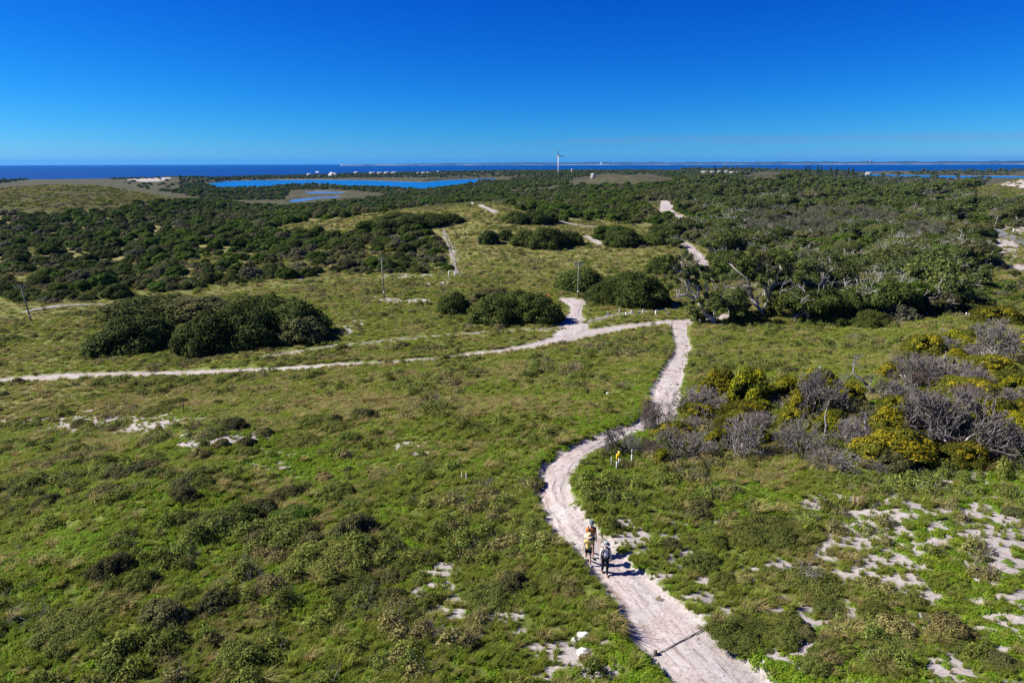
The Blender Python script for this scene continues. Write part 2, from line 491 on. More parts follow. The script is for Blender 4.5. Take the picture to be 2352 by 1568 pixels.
class MB:
    """small mesh builder"""
    def __init__(self):
        self.v = []; self.f3 = []; self.f4 = []; self.n = 0

    def add(self, V, faces):
        V = np.asarray(V, float)
        for f in faces:
            (self.f3 if len(f) == 3 else self.f4).append([i + self.n for i in f])
        self.v.append(V); self.n += len(V)
        return self

    def box(self, c, s, rz=0, tilt=None):
        x, y, z = [k / 2 for k in s]
        P = np.array([(-x, -y, -z), (x, -y, -z), (x, y, -z), (-x, y, -z), (-x, -y, z), (x, -y, z), (x, y, z), (-x, y, z)], float)
        Rm = np.array(Euler(tilt if tilt else (0, 0, rz)).to_matrix())
        return self.add(P @ Rm.T + np.array(c), [(0, 3, 2, 1), (4, 5, 6, 7), (0, 1, 5, 4), (1, 2, 6, 5), (2, 3, 7, 6), (3, 0, 4, 7)])

    def tube(self, pts, rad, n=8, cap=True):
        pts = [np.array(p, float) for p in pts]
        rad = rad if isinstance(rad, (list, tuple, np.ndarray)) else [rad] * len(pts)
        rings = []
        for i, p in enumerate(pts):
            d = pts[min(i + 1, len(pts) - 1)] - pts[max(i - 1, 0)]
            d = d / (np.linalg.norm(d) + 1e-9)
            a = np.cross(d, (0, 0, 1) if abs(d[2]) < .9 else (1, 0, 0)); a /= np.linalg.norm(a)
            b = np.cross(d, a)
            t = np.arange(n) * 2 * math.pi / n
            rings.append(p + rad[i] * (np.cos(t)[:, None] * a + np.sin(t)[:, None] * b))
        V = np.concatenate(rings); fs = []
        for i in range(len(pts) - 1):
            for k in range(n):
                k2 = (k + 1) % n
                fs.append((i * n + k, i * n + k2, (i + 1) * n + k2, (i + 1) * n + k))
        if cap:
            V = np.concatenate([V, [pts[0], pts[-1]]])
            c0, c1 = len(V) - 2, len(V) - 1
            L = (len(pts) - 1) * n
            for k in range(n):
                k2 = (k + 1) % n
                fs.append((c0, k2, k)); fs.append((c1, L + k, L + k2))
        return self.add(V, fs)

    def lathe(self, prof, n=16, c=(0, 0, 0), sx=1, sy=1):
        t = np.arange(n) * 2 * math.pi / n
        V = np.concatenate([np.stack([r * sx * np.cos(t) + c[0], r * sy * np.sin(t) + c[1], np.full(n, z + c[2])], -1) for r, z in prof])
        fs = [(i * n + k, i * n + (k + 1) % n, (i + 1) * n + (k + 1) % n, (i + 1) * n + k) for i in range(len(prof) - 1) for k in range(n)]
        return self.add(V, fs)

    def mesh(self, name, m, smooth=False):
        V = np.concatenate(self.v)
        return mesh(name, V, [np.array(self.f3, int).reshape(-1, 3), np.array(self.f4, int).reshape(-1, 4)], m, smooth=smooth)

    def build(self, name, m, parent=None, loc=None, smooth=False):
        return obj(name, self.mesh(name, m, smooth), parent, loc)


def tubes_mesh(segs, n=4):
    """segs (m,8): p0 p1 r0 r1 -> vertices, quads"""
    A = np.asarray(segs, float).reshape(-1, 8)
    p0, p1, r0, r1 = A[:, :3], A[:, 3:6], A[:, 6], A[:, 7]
    d = p1 - p0
    d = d / (np.linalg.norm(d, axis=1, keepdims=True) + 1e-9)
    ref = np.where(np.abs(d[:, 2:3]) < .9, np.array([[0, 0, 1.]]), np.array([[1., 0, 0]]))
    a = np.cross(d, ref); a /= np.linalg.norm(a, axis=1, keepdims=True) + 1e-9
    b = np.cross(d, a)
    t = np.arange(n) * 2 * math.pi / n
    c, s = np.cos(t)[None, :, None], np.sin(t)[None, :, None]
    off = c * a[:, None] + s * b[:, None]
    V = np.concatenate([p0[:, None] + off * r0[:, None, None], p1[:, None] + off * r1[:, None, None]], 1)
    m = len(A)
    k = np.arange(n); k2 = (k + 1) % n
    q = np.stack([k, k2, k2 + n, k + n], -1)
    Q = (np.arange(m)[:, None, None] * 2 * n + q[None]).reshape(-1, 4)
    return V.reshape(-1, 3), Q


def leaves(P, N, size, r, aspect=.55, jit=.9):
    """diamond leaves at P, facing roughly N"""
    P = np.asarray(P, float); n = len(P)
    N = np.asarray(N, float) + r.normal(0, jit, (n, 3))
    N /= np.linalg.norm(N, axis=1, keepdims=True) + 1e-9
    a = np.cross(N, r.normal(0, 1, (n, 3))); a /= np.linalg.norm(a, axis=1, keepdims=True) + 1e-9
    b = np.cross(N, a)
    L = (size * r.uniform(.6, 1.4, n))[:, None]
    V = np.stack([P - a * L, P + b * L * aspect, P + a * L, P - b * L * aspect], 1).reshape(-1, 3)
    return V, np.arange(4 * n).reshape(-1, 4)


def merge(parts):
    V = []; Fq = []; mi = []; n = 0
    for v, f, m in parts:
        V.append(v); Fq.append(f + n); mi.append(np.full(len(f), m)); n += len(v)
    return np.concatenate(V), Fq, np.concatenate(mi)


def scatter(name, P, rot, scl, src_meshes, vi, label, cat='ground cover'):
    """one object made of many small plants (nobody could count them)"""
    c = bpy.data.collections.new(name + '_source')
    for k, me in enumerate(src_meshes):
        c.objects.link(bpy.data.objects.new('%s_source_%02d' % (name, k), me))
    me = bpy.data.meshes.new(name)
    me.vertices.add(len(P)); me.vertices.foreach_set('co', np.asarray(P, np.float32).ravel())
    a = me.attributes.new('rot', 'FLOAT_VECTOR', 'POINT'); a.data.foreach_set('vector', np.asarray(rot, np.float32).ravel())
    a = me.attributes.new('scl', 'FLOAT_VECTOR', 'POINT'); a.data.foreach_set('vector', np.asarray(scl, np.float32).ravel())
    a = me.attributes.new('vi', 'INT', 'POINT'); a.data.foreach_set('value', np.asarray(vi, np.int32).ravel())
    o = obj(name, me)
    g = bpy.data.node_groups.new(name + '_nodes', 'GeometryNodeTree')
    g.interface.new_socket('Geometry', in_out='INPUT', socket_type='NodeSocketGeometry')
    g.interface.new_socket('Geometry', in_out='OUTPUT', socket_type='NodeSocketGeometry')
    N = g.nodes; L = g.links
    gi = N.new('NodeGroupInput'); go = N.new('NodeGroupOutput')
    ci = N.new('GeometryNodeCollectionInfo'); ci.inputs['Collection'].default_value = c
    ci.inputs['Separate Children'].default_value = True; ci.inputs['Reset Children'].default_value = True
    ip = N.new('GeometryNodeInstanceOnPoints'); ip.inputs['Pick Instance'].default_value = True

    def na(nm, t):
        k = N.new('GeometryNodeInputNamedAttribute'); k.data_type = t; k.inputs['Name'].default_value = nm
        return [s for s in k.outputs if s.enabled and s.name == 'Attribute'][0]
    L.new(gi.outputs[0], ip.inputs['Points']); L.new(ci.outputs[0], ip.inputs['Instance'])
    L.new(na('vi', 'INT'), ip.inputs['Instance Index'])
    L.new(na('rot', 'FLOAT_VECTOR'), ip.inputs['Rotation'])
    L.new(na('scl', 'FLOAT_VECTOR'), ip.inputs['Scale'])
    L.new(ip.outputs[0], go.inputs[0])
    md = o.modifiers.new('scatter', 'NODES'); md.node_group = g
    return tag(o, label, cat, kind='stuff')

# ------------------------------------------------------------------ ground sheet
def attr_node(nt, name):
    a = nt.nodes.new('ShaderNodeAttribute'); a.attribute_name = name
    return a.outputs['Fac']


def noise_node(nt, scale, detail=6, rough=.6, coord='Object'):
    tc = nt.nodes.new('ShaderNodeTexCoord')
    n = nt.nodes.new('ShaderNodeTexNoise'); n.inputs['Scale'].default_value = scale
    n.inputs['Detail'].default_value = detail; n.inputs['Roughness'].default_value = rough
    nt.links.new(tc.outputs[coord], n.inputs['Vector'])
    return n.outputs['Fac']


def ramp(nt, fac, stops):
    r = nt.nodes.new('ShaderNodeValToRGB'); el = r.color_ramp.elements
    while len(el) < len(stops):
        el.new(.5)
    for i, (p, c) in enumerate(stops):
        el[i].position = p; el[i].color = list(c) + [1]
    nt.links.new(fac, r.inputs['Fac'])
    return r.outputs['Color']


def mixc(nt, fac, a, b, mode='MIX'):
    m = nt.nodes.new('ShaderNodeMix'); m.data_type = 'RGBA'; m.blend_type = mode
    if isinstance(fac, float):
        m.inputs[0].default_value = fac
    else:
        nt.links.new(fac, m.inputs[0])
    for s, v in ((6, a), (7, b)):
        if isinstance(v, (tuple, list)):
            m.inputs[s].default_value = list(v) + [1]
        else:
            nt.links.new(v, m.inputs[s])
    return m.outputs[2]


def mathn(nt, op, a, b=None, clamp=False):
    m = nt.nodes.new('ShaderNodeMath'); m.operation = op; m.use_clamp = clamp
    for i, v in enumerate((a, b)):
        if v is None: continue
        if isinstance(v, (int, float)): m.inputs[i].default_value = v
        else: nt.links.new(v, m.inputs[i])
    return m.outputs[0]


def sand_color(nt):
    a = ramp(nt, noise_node(nt, .8, 8, .65), [(.25, (.34, .305, .285)), (.5, (.42, .385, .368)), (.75, (.49, .46, .445))])
    b = ramp(nt, noise_node(nt, 7, 6, .75), [(.36, (.62, .58, .56)), (.5, (1, 1, 1)), (.8, (1.06, 1.05, 1.04))])
    return mixc(nt, 1.0, a, b, 'MULTIPLY')


def ground_material():
    m, nt, b = mat('heath_ground')
    b.inputs['Roughness'].default_value = .95; b.inputs['Specular IOR Level'].default_value = .1
    green = ramp(nt, noise_node(nt, 1.1, 8, .7), [(.25, (.05, .065, .013)), (.5, (.105, .13, .027)), (.75, (.17, .195, .05))])
    dry = ramp(nt, noise_node(nt, .35, 9, .72), [(.28, (.10, .09, .034)), (.5, (.18, .163, .064)), (.72, (.26, .232, .10))])
    c = mixc(nt, attr_node(nt, 'dry'), green, dry)
    c = mixc(nt, 1.0, c, ramp(nt, noise_node(nt, 9, 5, .8), [(.3, (.45, .5, .4)), (.5, (1, 1, 1)), (.7, (1.35, 1.35, 1.2))]), 'MULTIPLY')
    # broad mottling of low scrub
    c = mixc(nt, 1.0, c, ramp(nt, noise_node(nt, .09, 7, .68), [(.3, (.7, .74, .64)), (.5, (1.0, 1.0, .95)), (.7, (1.15, 1.12, 1.0))]), 'MULTIPLY')
    # beyond the first hill the open ground is a darker, closer scrub
    c = mixc(nt, attr_node(nt, 'scrub'), c, ramp(nt, noise_node(nt, .12, 9, .75), [(.34, (.026, .030, .012)), (.5, (.065, .062, .028)), (.68, (.125, .11, .055))]))
    edge = mathn(nt, 'ADD', attr_node(nt, 'sand'), mathn(nt, 'MULTIPLY', mathn(nt, 'SUBTRACT', noise_node(nt, 5.5, 6, .75), .5), 1.2))
    e2 = mathn(nt, 'MULTIPLY', mathn(nt, 'SUBTRACT', edge, .30), 2.4, True)
    c = mixc(nt, e2, c, mixc(nt, 1.0, sand_color(nt), (.86, .84, .82), 'MULTIPLY'))
    nt.links.new(c, b.inputs['Base Color'])
    bp = nt.nodes.new('ShaderNodeBump'); bp.inputs['Strength'].default_value = .5; bp.inputs['Distance'].default_value = .12
    nt.links.new(noise_node(nt, 2.6, 8, .7), bp.inputs['Height']); nt.links.new(bp.outputs['Normal'], b.inputs['Normal'])
    return m


M_GROUND = ground_material()


def build_ground():
    az = np.radians(np.r_[np.arange(-180, -60, 6.0), np.arange(-60, -42, 1.0), np.arange(-42, 42, .27), np.arange(42, 60, 1.0), np.arange(60, 180, 6.0)])
    rr = np.r_[3.0, 6, 9, 12, 14, np.exp(np.arange(math.log(15), math.log(60), .0075)), np.exp(np.arange(math.log(60), math.log(4300), .0095)), 4300]
    A, Rr = np.meshgrid(az, rr, indexing='ij')
    X = (np.sin(A) * Rr).ravel(); Y = (np.cos(A) * Rr).ravel()
    Z = terr(X, Y)
    na, nr = len(az), len(rr)
    i = np.arange(na); j = np.arange(nr - 1)
    I, J = np.meshgrid(i, j, indexing='ij')
    I2 = (I + 1) % na
    Q = np.stack([I * nr + J, I * nr + J + 1, I2 * nr + J + 1, I2 * nr + J], -1).reshape(-1, 4)
    V = np.stack([X, Y, Z], -1)
    c = len(V)
    V = np.concatenate([V, [[0, 0, tz(0, .1)]]])
    T = np.stack([i * nr, ((i + 1) % na) * nr, np.full(na, c)], -1)[:, [0, 2, 1]][:, ::-1]
    me = mesh('ground', V, [Q[:, ::-1], T], M_GROUND, smooth=True)
    X, Y, Z = V.T
    D = np.hypot(X, Y)
    sand = sand_field(X, Y, Z)
    e, dep, fnt = path_field(X, Y)
    pm = np.where(fnt > 0, .62, .95) * (1 - sstep(-.1, np.where(D < 70, .5, .3), e)) * (D < 420)
    sand = np.maximum(sand, pm)
    beach = sstep(-24.2, -24.9, Z) * (D > 600) * .6
    sand = np.maximum(sand, beach)
    qx, qy = to_q(V)
    dry = .35 * sstep(60, 130, D) + .5 * sstep(140, 220, D)
    dry = dry + .55 * np.exp(-((qy - 1590) / 70) ** 2) * sstep(1900, 900, qx) * (D < 130)
    dry = np.clip(dry + (fbm(X, Y, 14, 4, 12) - .5) * .8, 0, 1)
    scrub = sstep(360, 520, D)
    for nm, v in (('sand', sand), ('dry', dry), ('scrub', scrub)):
        a = me.attributes.new(nm, 'FLOAT', 'POINT'); a.data.foreach_set('value', v.astype(np.float32))
    o = obj('ground', me)
    tag(o, kind='structure')
    return o


build_ground()


# ------------------------------------------------------------------ paths
def path_material(name, dark=1.0, grassy=0.0):
    m, nt, b = mat(name)
    b.inputs['Roughness'].default_value = .95; b.inputs['Specular IOR Level'].default_value = .08
    c = sand_color(nt)
    # twig litter and scuffed pinkish sand
    litter = ramp(nt, noise_node(nt, 13, 4, .8), [(.60, (1, 1, 1)), (.72, (.58, .47, .42))])
    c = mixc(nt, 1.0, c, litter, 'MULTIPLY')
    pink = ramp(nt, noise_node(nt, .55, 5, .6), [(.45, (1, 1, 1)), (.65, (.92, .84, .81))])
    c = mixc(nt, 1.0, c, pink, 'MULTIPLY')
    at = nt.nodes.new('ShaderNodeAttribute'); at.attribute_name = 'track'
    st = nt.nodes.new('ShaderNodeTexNoise'); st.inputs['Scale'].default_value = 1.0; st.inputs['Detail'].default_value = 5; st.inputs['Roughness'].default_value = .65
    nt.links.new(at.outputs['Vector'], st.inputs['Vector'])
    c = mixc(nt, 1.0, c, ramp(nt, st.outputs['Fac'], [(.36, (.66, .59, .56)), (.47, (.96, .94, .93)), (.6, (1.06, 1.06, 1.07))]), 'MULTIPLY')
    if grassy:
        f = mathn(nt, 'MULTIPLY', mathn(nt, 'SUBTRACT', noise_node(nt, 1.6, 7, .7), .5 - grassy * .12), 6.0, True)
        c = mixc(nt, f, c, (.085, .095, .035))
    if dark != 1.0:
        c = mixc(nt, 1.0, c, (dark, dark, dark), 'MULTIPLY')
    nt.links.new(c, b.inputs['Base Color'])
    bp = nt.nodes.new('ShaderNodeBump'); bp.inputs['Strength'].default_value = .55; bp.inputs['Distance'].default_value = .06
    nt.links.new(noise_node(nt, 5.0, 6, .7), bp.inputs['Height']); nt.links.new(bp.outputs['Normal'], b.inputs['Normal'])
    return m


M_PATH = path_material('white_sand_path')
M_PATHF = path_material('grassy_sand_path', grassy=.75)


def ribbon(name, xs, ys, ws, m, lift=.03, nx=9, rag=.5, label=None):
    n = len(xs)
    tx = np.gradient(xs); ty = np.gradient(ys)
    L = np.hypot(tx, ty) + 1e-9
    nxv, nyv = -ty / L, tx / L
    rows = []
    s = np.r_[0, np.cumsum(np.hypot(np.diff(xs), np.diff(ys)))]
    for k in range(nx):
        f = k / (nx - 1) * 2 - 1
        edge = (fbm(s, s * 0 + (3.1 if f < 0 else 8.7), 1.1, 3, 5) - .5) * 2 * rag * min(1.0, float(np.median(ws)) / 2)
        off = f * (ws * .43 + edge * abs(f) ** 2)
        rows.append(np.stack([xs + nxv * off, ys + nyv * off], -1))
    P = np.stack(rows, 1).reshape(-1, 2)
    D = np.hypot(P[:, 0], P[:, 1])
    Z = terr(P[:, 0], P[:, 1]) + lift + .0006 * np.maximum(D - 60, 0)
    f = np.tile(np.linspace(-1, 1, nx), n)
    Z -= (lift + .05) * (np.abs(f) > .99) * (D < 160)
    # two shallow worn ruts
    Z -= .03 * np.exp(-((np.abs(f) - .45) / .16) ** 2) * (D < 130)
    I, J = np.meshgrid(np.arange(n - 1), np.arange(nx - 1), indexing='ij')
    Q = np.stack([I * nx + J, I * nx + J + 1, (I + 1) * nx + J + 1, (I + 1) * nx + J], -1).reshape(-1, 4)
    me = mesh(name, np.column_stack([P, Z]), Q[:, ::-1], m, smooth=True)
    tk = me.attributes.new('track', 'FLOAT_VECTOR', 'POINT')
    tk.data.foreach_set('vector', np.column_stack([f * 3.2 * np.repeat(ws, nx) / 2, np.repeat(s, nx) * .45, np.zeros(len(f))]).astype(np.float32).ravel())
    o = obj(name, me)
    return tag(o, kind='structure')


_lift = 0.03
for _n, (xs, ys, ws, s, p) in PATHS.items():
    ribbon(_n, xs, ys, ws, M_PATHF if p.get('faint') else M_PATH, lift=_lift)
    _lift += .006

# asphalt road on the right and its second glimpse
M_ROAD = plain('asphalt', (.16, .17, .185), .85, .15, 6)
for qpts in (S((2255, 520, 5.5), (2295, 535, 5.5), (2330, 550, 5.5), (2400, 574, 5.5), (2440, 590, 5.5)), S((2056, 463, 8), (2080, 468, 9), (2108, 474, 8))):
    raw = np.array([hit_q(a, b) for a, b, _ in qpts]); w = np.array([c for *_, c in qpts])
    seg = np.r_[0, np.cumsum(np.hypot(*np.diff(raw[:, :2], axis=0).T))]
    s = np.arange(0, seg[-1], 1.0)
    ribbon('road', np.interp(s, seg, raw[:, 0]), np.interp(s, seg, raw[:, 1]), np.interp(s, seg, w), M_ROAD, lift=.12, rag=.08)


# ------------------------------------------------------------------ water
def water(name, c, rough, scale):
    m, nt, b = mat(name)
    b.inputs['Base Color'].default_value = list(c) + [1]
    b.inputs['Roughness'].default_value = rough
    b.inputs['Specular IOR Level'].default_value = .10
    col = ramp(nt, noise_node(nt, scale, 7, .6), [(.3, [v * .8 for v in c]), (.7, [v * 1.2 for v in c])])
    nt.links.new(col, b.inputs['Base Color'])
    bp = nt.nodes.new('ShaderNodeBump'); bp.inputs['Strength'].default_value = .12; bp.inputs['Distance'].default_value = .3
    nt.links.new(noise_node(nt, .05, 5, .7), bp.inputs['Height']); nt.links.new(bp.outputs['Normal'], b.inputs['Normal'])
    return m


M_SEA = water('deep_sea_water', (.000, .038, .17), .5, .004)
M_LAKE = water('lake_water', (.004, .12, .34), .35, .012)
M_POND = water('pond_water', (.07, .14, .26), .25, .03)
rs = np.r_[600, 1200, 2000, 3000, 4200, 6000, 9000, 14000, 22000, 32000, 44000.]
ta = np.arange(0, 360, 3) * math.pi / 180
V = np.concatenate([np.stack([r * np.sin(ta), r * np.cos(ta), np.full(len(ta), SEA_Z)], -1) for r in rs])
n_ = len(ta)
I, J = np.meshgrid(np.arange(len(rs) - 1), np.arange(n_), indexing='ij')
Q = np.stack([I * n_ + J, I * n_ + (J + 1) % n_, (I + 1) * n_ + (J + 1) % n_, (I + 1) * n_ + J], -1).reshape(-1, 4)
tag(obj('sea', mesh('sea', V, Q[:, ::-1], M_SEA)), kind='structure')

for k, nm, m, zz in (('near', 'lake', M_LAKE, .10), ('right', 'lake', M_LAKE, .10), ('pond', 'pond', M_POND, .10), ('shallow', 'pond', M_POND, .10)):
    p = np.array(LAKES_Q[k], float)
    pts = []
    for i in range(len(p)):                        # dense outline, pushed out a little under the banks
        for t in np.linspace(0, 1, 4)[:-1]:
            q = p[i] * (1 - t) + p[(i + 1) % len(p)] * t
            d = ray_q(*q)
            tt = (SEA_Z + zz - CAM_H) / d[2]
            pts.append((d[0] * tt, d[1] * tt, SEA_Z + zz))
    pts = np.array(pts); c = pts.mean(0)
    me = bpy.data.meshes.new(nm)
    grow = c + (pts - c) * 1.004
    me.from_pydata([tuple(v) for v in grow], [], [tuple(range(len(grow)))])
    me.materials.append(m); me.update()
    if me.polygons[0].normal.z < 0:
        me.flip_normals()
    tag(obj(nm, me), kind='structure')

# surf on the reef beyond the lake, and a pale line of breakers
M_FOAM = plain('white_surf', (.85, .88, .9), .7, .05)
for (x0, x1, yq) in ((1145, 1205, 705), (1180, 1222, 707), (812, 850, 713)):
    dd = [ray_q(q, yq) for q in np.linspace(x0, x1, 14)]
    pts = np.array([(d[0], d[1]) for d in dd]) * np.array([(SEA_Z - CAM_H) / d[2] for d in dd])[:, None]
    b = MB()
    wv = np.sin(np.linspace(0, math.pi, 14)) * (40 + 25 * rng.random(14)) + 6
    for i in range(13):
        a, c = pts[i], pts[i + 1]
        ra, rc = a / np.linalg.norm(a), c / np.linalg.norm(c)
        b.add([(*a, SEA_Z + .3), (*c, SEA_Z + .3), (*(c + rc * wv[i + 1]), SEA_Z + .5), (*(a + ra * wv[i]), SEA_Z + .5)], [(0, 1, 2, 3)])
    tag(b.build('surf', M_FOAM), kind='stuff', label='white line of surf breaking on the reef beyond the lake', cat='surf')


# ------------------------------------------------------------------ mainland across the strait
def mainland():
    m, nt, b = mat('far_coast')
    b.inputs['Roughness'].default_value = .9; b.inputs['Specular IOR Level'].default_value = .1
    g = nt.nodes.new('ShaderNodeNewGeometry'); sx = nt.nodes.new('ShaderNodeSeparateXYZ')
    nt.links.new(g.outputs['Position'], sx.inputs[0])
    h = mathn(nt, 'ADD', sx.outputs['Z'], mathn(nt, 'MULTIPLY', mathn(nt, 'SUBTRACT', noise_node(nt, .0012, 5, .7), .5), 30))
    hazed_veg = ramp(nt, noise_node(nt, .002, 7, .7), [(.35, (.02, .035, .04)), (.6, (.045, .06, .06)), (.74, (.25, .25, .25))])  # dark vegetation with the blue of distant haze mixed into its colour
    f = mathn(nt, 'MULTIPLY', mathn(nt, 'SUBTRACT', -19.0, h), .2, True)
    nt.links.new(mixc(nt, f, hazed_veg, (.6, .57, .5)), b.inputs['Base Color'])
    az = np.radians(np.arange(-14, 60, .12))
    rr = np.array([17600, 17700, 17900, 18300, 19000, 20500, 22500, 25000, 29000, 33000.])
    hh = np.array([-27, -24, -19, -8, 8, 22, 34, 40, 30, 24.])
    A, Rr = np.meshgrid(az, rr, indexing='ij')
    H = np.repeat(hh[None], len(az), 0)
    n = fbm(A * 60, Rr / 1500, 1.0, 4, 21)
    fade = sstep(-14, 2, np.degrees(A)) * .75 + .25 * sstep(-14, -11, np.degrees(A))
    H = np.where(H > -20, -20 + (H + 20) * (.45 + n * 1.0) * fade, H)
    H = np.where(np.degrees(A) < -13.5, -27, H)
    X = np.sin(A) * Rr; Y = np.cos(A) * Rr
    na, nr = A.shape
    I, J = np.meshgrid(np.arange(na - 1), np.arange(nr - 1), indexing='ij')
    Q = np.stack([I * nr + J, I * nr + J + 1, (I + 1) * nr + J + 1, (I + 1) * nr + J], -1).reshape(-1, 4)
    tag(obj('mainland', mesh('mainland', np.stack([X, Y, H], -1).reshape(-1, 3), Q[:, ::-1], m, smooth=True)), kind='structure')


mainland()

# ------------------------------------------------------------------ plant materials
M_DOME = leafmat('dark_shrub_leaves', [(.028, .042, .008), (.062, .084, .016), (.105, .128, .028)], .2)
M_GREEN = leafmat('fresh_shrub_leaves', [(.030, .062, .007), (.068, .118, .012), (.12, .175, .025)], .25)
M_OLIVE = leafmat('olive_shrub_leaves', [(.060, .066, .022), (.105, .108, .036), (.16, .155, .062)], .2)
M_GREY = leafmat('grey_shrub_leaves', [(.070, .068, .034), (.115, .110, .060), (.17, .16, .095)], .1)
M_GUM = leafmat('gum_leaves', [(.034, .054, .011), (.078, .106, .022), (.150, .178, .048)], .25, .7, .2, .1)
M_ACA = leafmat('acacia_leaves', [(.050, .062, .008), (.10, .112, .012), (.16, .16, .02)], .25)
M_FLOW = leafmat('yellow_acacia_flowers', [(.14, .135, .006), (.25, .228, .008), (.41, .345, .011)], .25, .7, .2, .1)
M_RUST = leafmat('rusty_dead_leaves', [(.085, .050, .030), (.14, .085, .05), (.19, .125, .08)], .15)
M_TWIG = leafmat('grey_dead_twigs', [(.085, .073, .067), (.155, .136, .126), (.26, .232, .217)], 0, .85, .25, .1)
M_BARK = leafmat('pale_bark', [(.26, .235, .205), (.38, .35, .315), (.52, .49, .45)], 0, .85, .2, .1)
M_DARKB = leafmat('dark_bark', [(.035, .029, .024), (.06, .05, .042), (.10, .086, .072)], 0, .9, .2, .1)
M_GRASS = leafmat('green_grass_blades', [(.125, .162, .020), (.205, .248, .034), (.33, .35, .075)], .45, .5, .22)
M_STRAW = leafmat('straw_grass_blades', [(.20, .165, .05), (.30, .255, .09), (.42, .36, .15)], .4, .6, .2)
M_HERB = leafmat('bright_herb_leaves', [(.095, .165, .011), (.170, .270, .018), (.25, .345, .034)], .42, .5, .2)
M_HEATH = leafmat('heath_leaves', [(.070, .094, .015), (.145, .178, .033), (.27, .285, .072)], .35, .7, .25)
M_HEATHB = leafmat('brown_heath_leaves', [(.12, .104, .034), (.21, .185, .064), (.32, .28, .11)], .25, .75, .25)
M_HULL = plain('shaded_foliage_core', (.018, .026, .008), .9, .3, 4, spec=.05)  # opaque core, its dark colour stands in for shade between the leaves


# ------------------------------------------------------------------ plant shapes (unit size: radius 1)
def ico(c, r, rg, sub=1, sq=1.0, low=False):
    """a lumpy little hull under the leaves"""
    n, k = (7, 4) if not low else (5, 3)
    V = []; Fq = []
    t = np.arange(n) * 2 * math.pi / n
    for i in range(k + 1):
        ph = math.pi * (i / k) * .93 + .07
        V.append(np.stack([np.sin(ph) * np.cos(t), np.sin(ph) * np.sin(t), np.full(n, math.cos(ph) * sq)], -1))
    V = np.concatenate(V) * (r * rg.uniform(.8, 1.1, (len(V) * n, 1))) + c
    for i in range(k):
        for j in range(n):
            Fq.append((i * n + j, (i + 1) * n + j, (i + 1) * n + (j + 1) % n, i * n + (j + 1) % n))
    return V, np.array(Fq)


def dome_mesh(name, seed, nl, nleaf, size, m, hull=M_HULL, h=.78, lobe=(.20, .36), extra=None):
    """rounded wind-clipped shrub: many lobes over a low dome, leaves on every lobe"""
    r = np.random.default_rng(seed)
    parts = []
    cs = []; rs_ = []
    ga = math.pi * (3 - 5 ** .5)
    sx, sy = r.uniform(.85, 1.1, 2)
    for i in range(nl):
        u = (i + .5) / nl
        ph = math.acos(1 - u * .97)                       # upper half, down to the ground
        th = i * ga + r.normal(0, .25)
        rad = r.uniform(.62, .84)
        lr = r.uniform(*lobe)
        c = np.array((math.sin(ph) * math.cos(th) * rad * sx, math.sin(ph) * math.sin(th) * rad * sy, max(.06, math.cos(ph) * rad * h * 1.12)))
        cs.append(c); rs_.append(lr)
    cs = np.array(cs); rs_ = np.array(rs_)
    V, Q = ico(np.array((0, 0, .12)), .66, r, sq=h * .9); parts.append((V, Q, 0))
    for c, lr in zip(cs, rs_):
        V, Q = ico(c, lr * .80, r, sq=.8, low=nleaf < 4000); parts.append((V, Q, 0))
    w = rs_ ** 2; w /= w.sum()
    k = r.choice(nl, nleaf, p=w)
    d = r.normal(0, 1, (nleaf, 3)); d[:, 2] = np.abs(d[:, 2]) * 1.1 - .25
    d += cs[k] / (np.linalg.norm(cs[k], axis=1, keepdims=True) + .1) * .55
    d /= np.linalg.norm(d, axis=1, keepdims=True)
    P = cs[k] + d * (rs_[k] * (r.uniform(.82, 1.10, nleaf) + .22 * (r.random(nleaf) < .12) * r.random(nleaf)))[:, None] * np.array((1, 1, .85))
    P[:, 2] = np.abs(P[:, 2]) + .01
    V, Q = leaves(P, d, size, r, .6, .38)
    nm = 1
    if extra is None:
        parts.append((V, Q, 1))
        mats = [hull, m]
    else:                                                  # part of the lobes carry flowers
        fl = r.random(nl) < extra[1]
        sel = fl[k] & (r.random(nleaf) < .62 * np.clip(d[:, 2] + .5, 0, 1))
        Q_ = Q.reshape(-1, 4)
        parts.append((V, Q_[~sel], 1)); parts.append((V, Q_[sel], 2))
        mats = [hull, m, extra[0]]
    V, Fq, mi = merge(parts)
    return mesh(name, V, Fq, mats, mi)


def grow(r, p, d, L, rad, lev, out, tips, spread=.6, kids=(2, 3), up=.15, nseg=3, shrink=.72, crook=.22, minr=.004):
    d = d / np.linalg.norm(d)
    for i in range(nseg):
        d = d + r.normal(0, crook, 3) + np.array((0, 0, up / nseg))
        d /= np.linalg.norm(d)
        q = p + d * L / nseg
        r1 = max(minr, rad * (1 - .32 / nseg))
        out.append((*p, *q, rad, r1)); p = q; rad = r1
        if lev > 0 and i < nseg - 1 and r.random() < .45:
            sd = d + r.normal(0, spread, 3)
            grow(r, p, sd, L * shrink * r.uniform(.6, .95), rad * .55, lev - 1, out, tips, spread, kids, up, nseg, shrink, crook, minr)
    if lev == 0:
        tips.append(np.r_[p, d]); return
    for k in range(r.integers(kids[0], kids[1] + 1)):
        sd = d + r.normal(0, spread, 3)
        grow(r, p, sd, L * shrink * r.uniform(.75, 1.15), rad * r.uniform(.55, .75), lev - 1, out, tips, spread, kids, up, nseg, shrink, crook, minr)


def wood_mesh(name, segs, m, n=5):
    V, Q = tubes_mesh(segs, n)
    return mesh(name, V, Q, m)


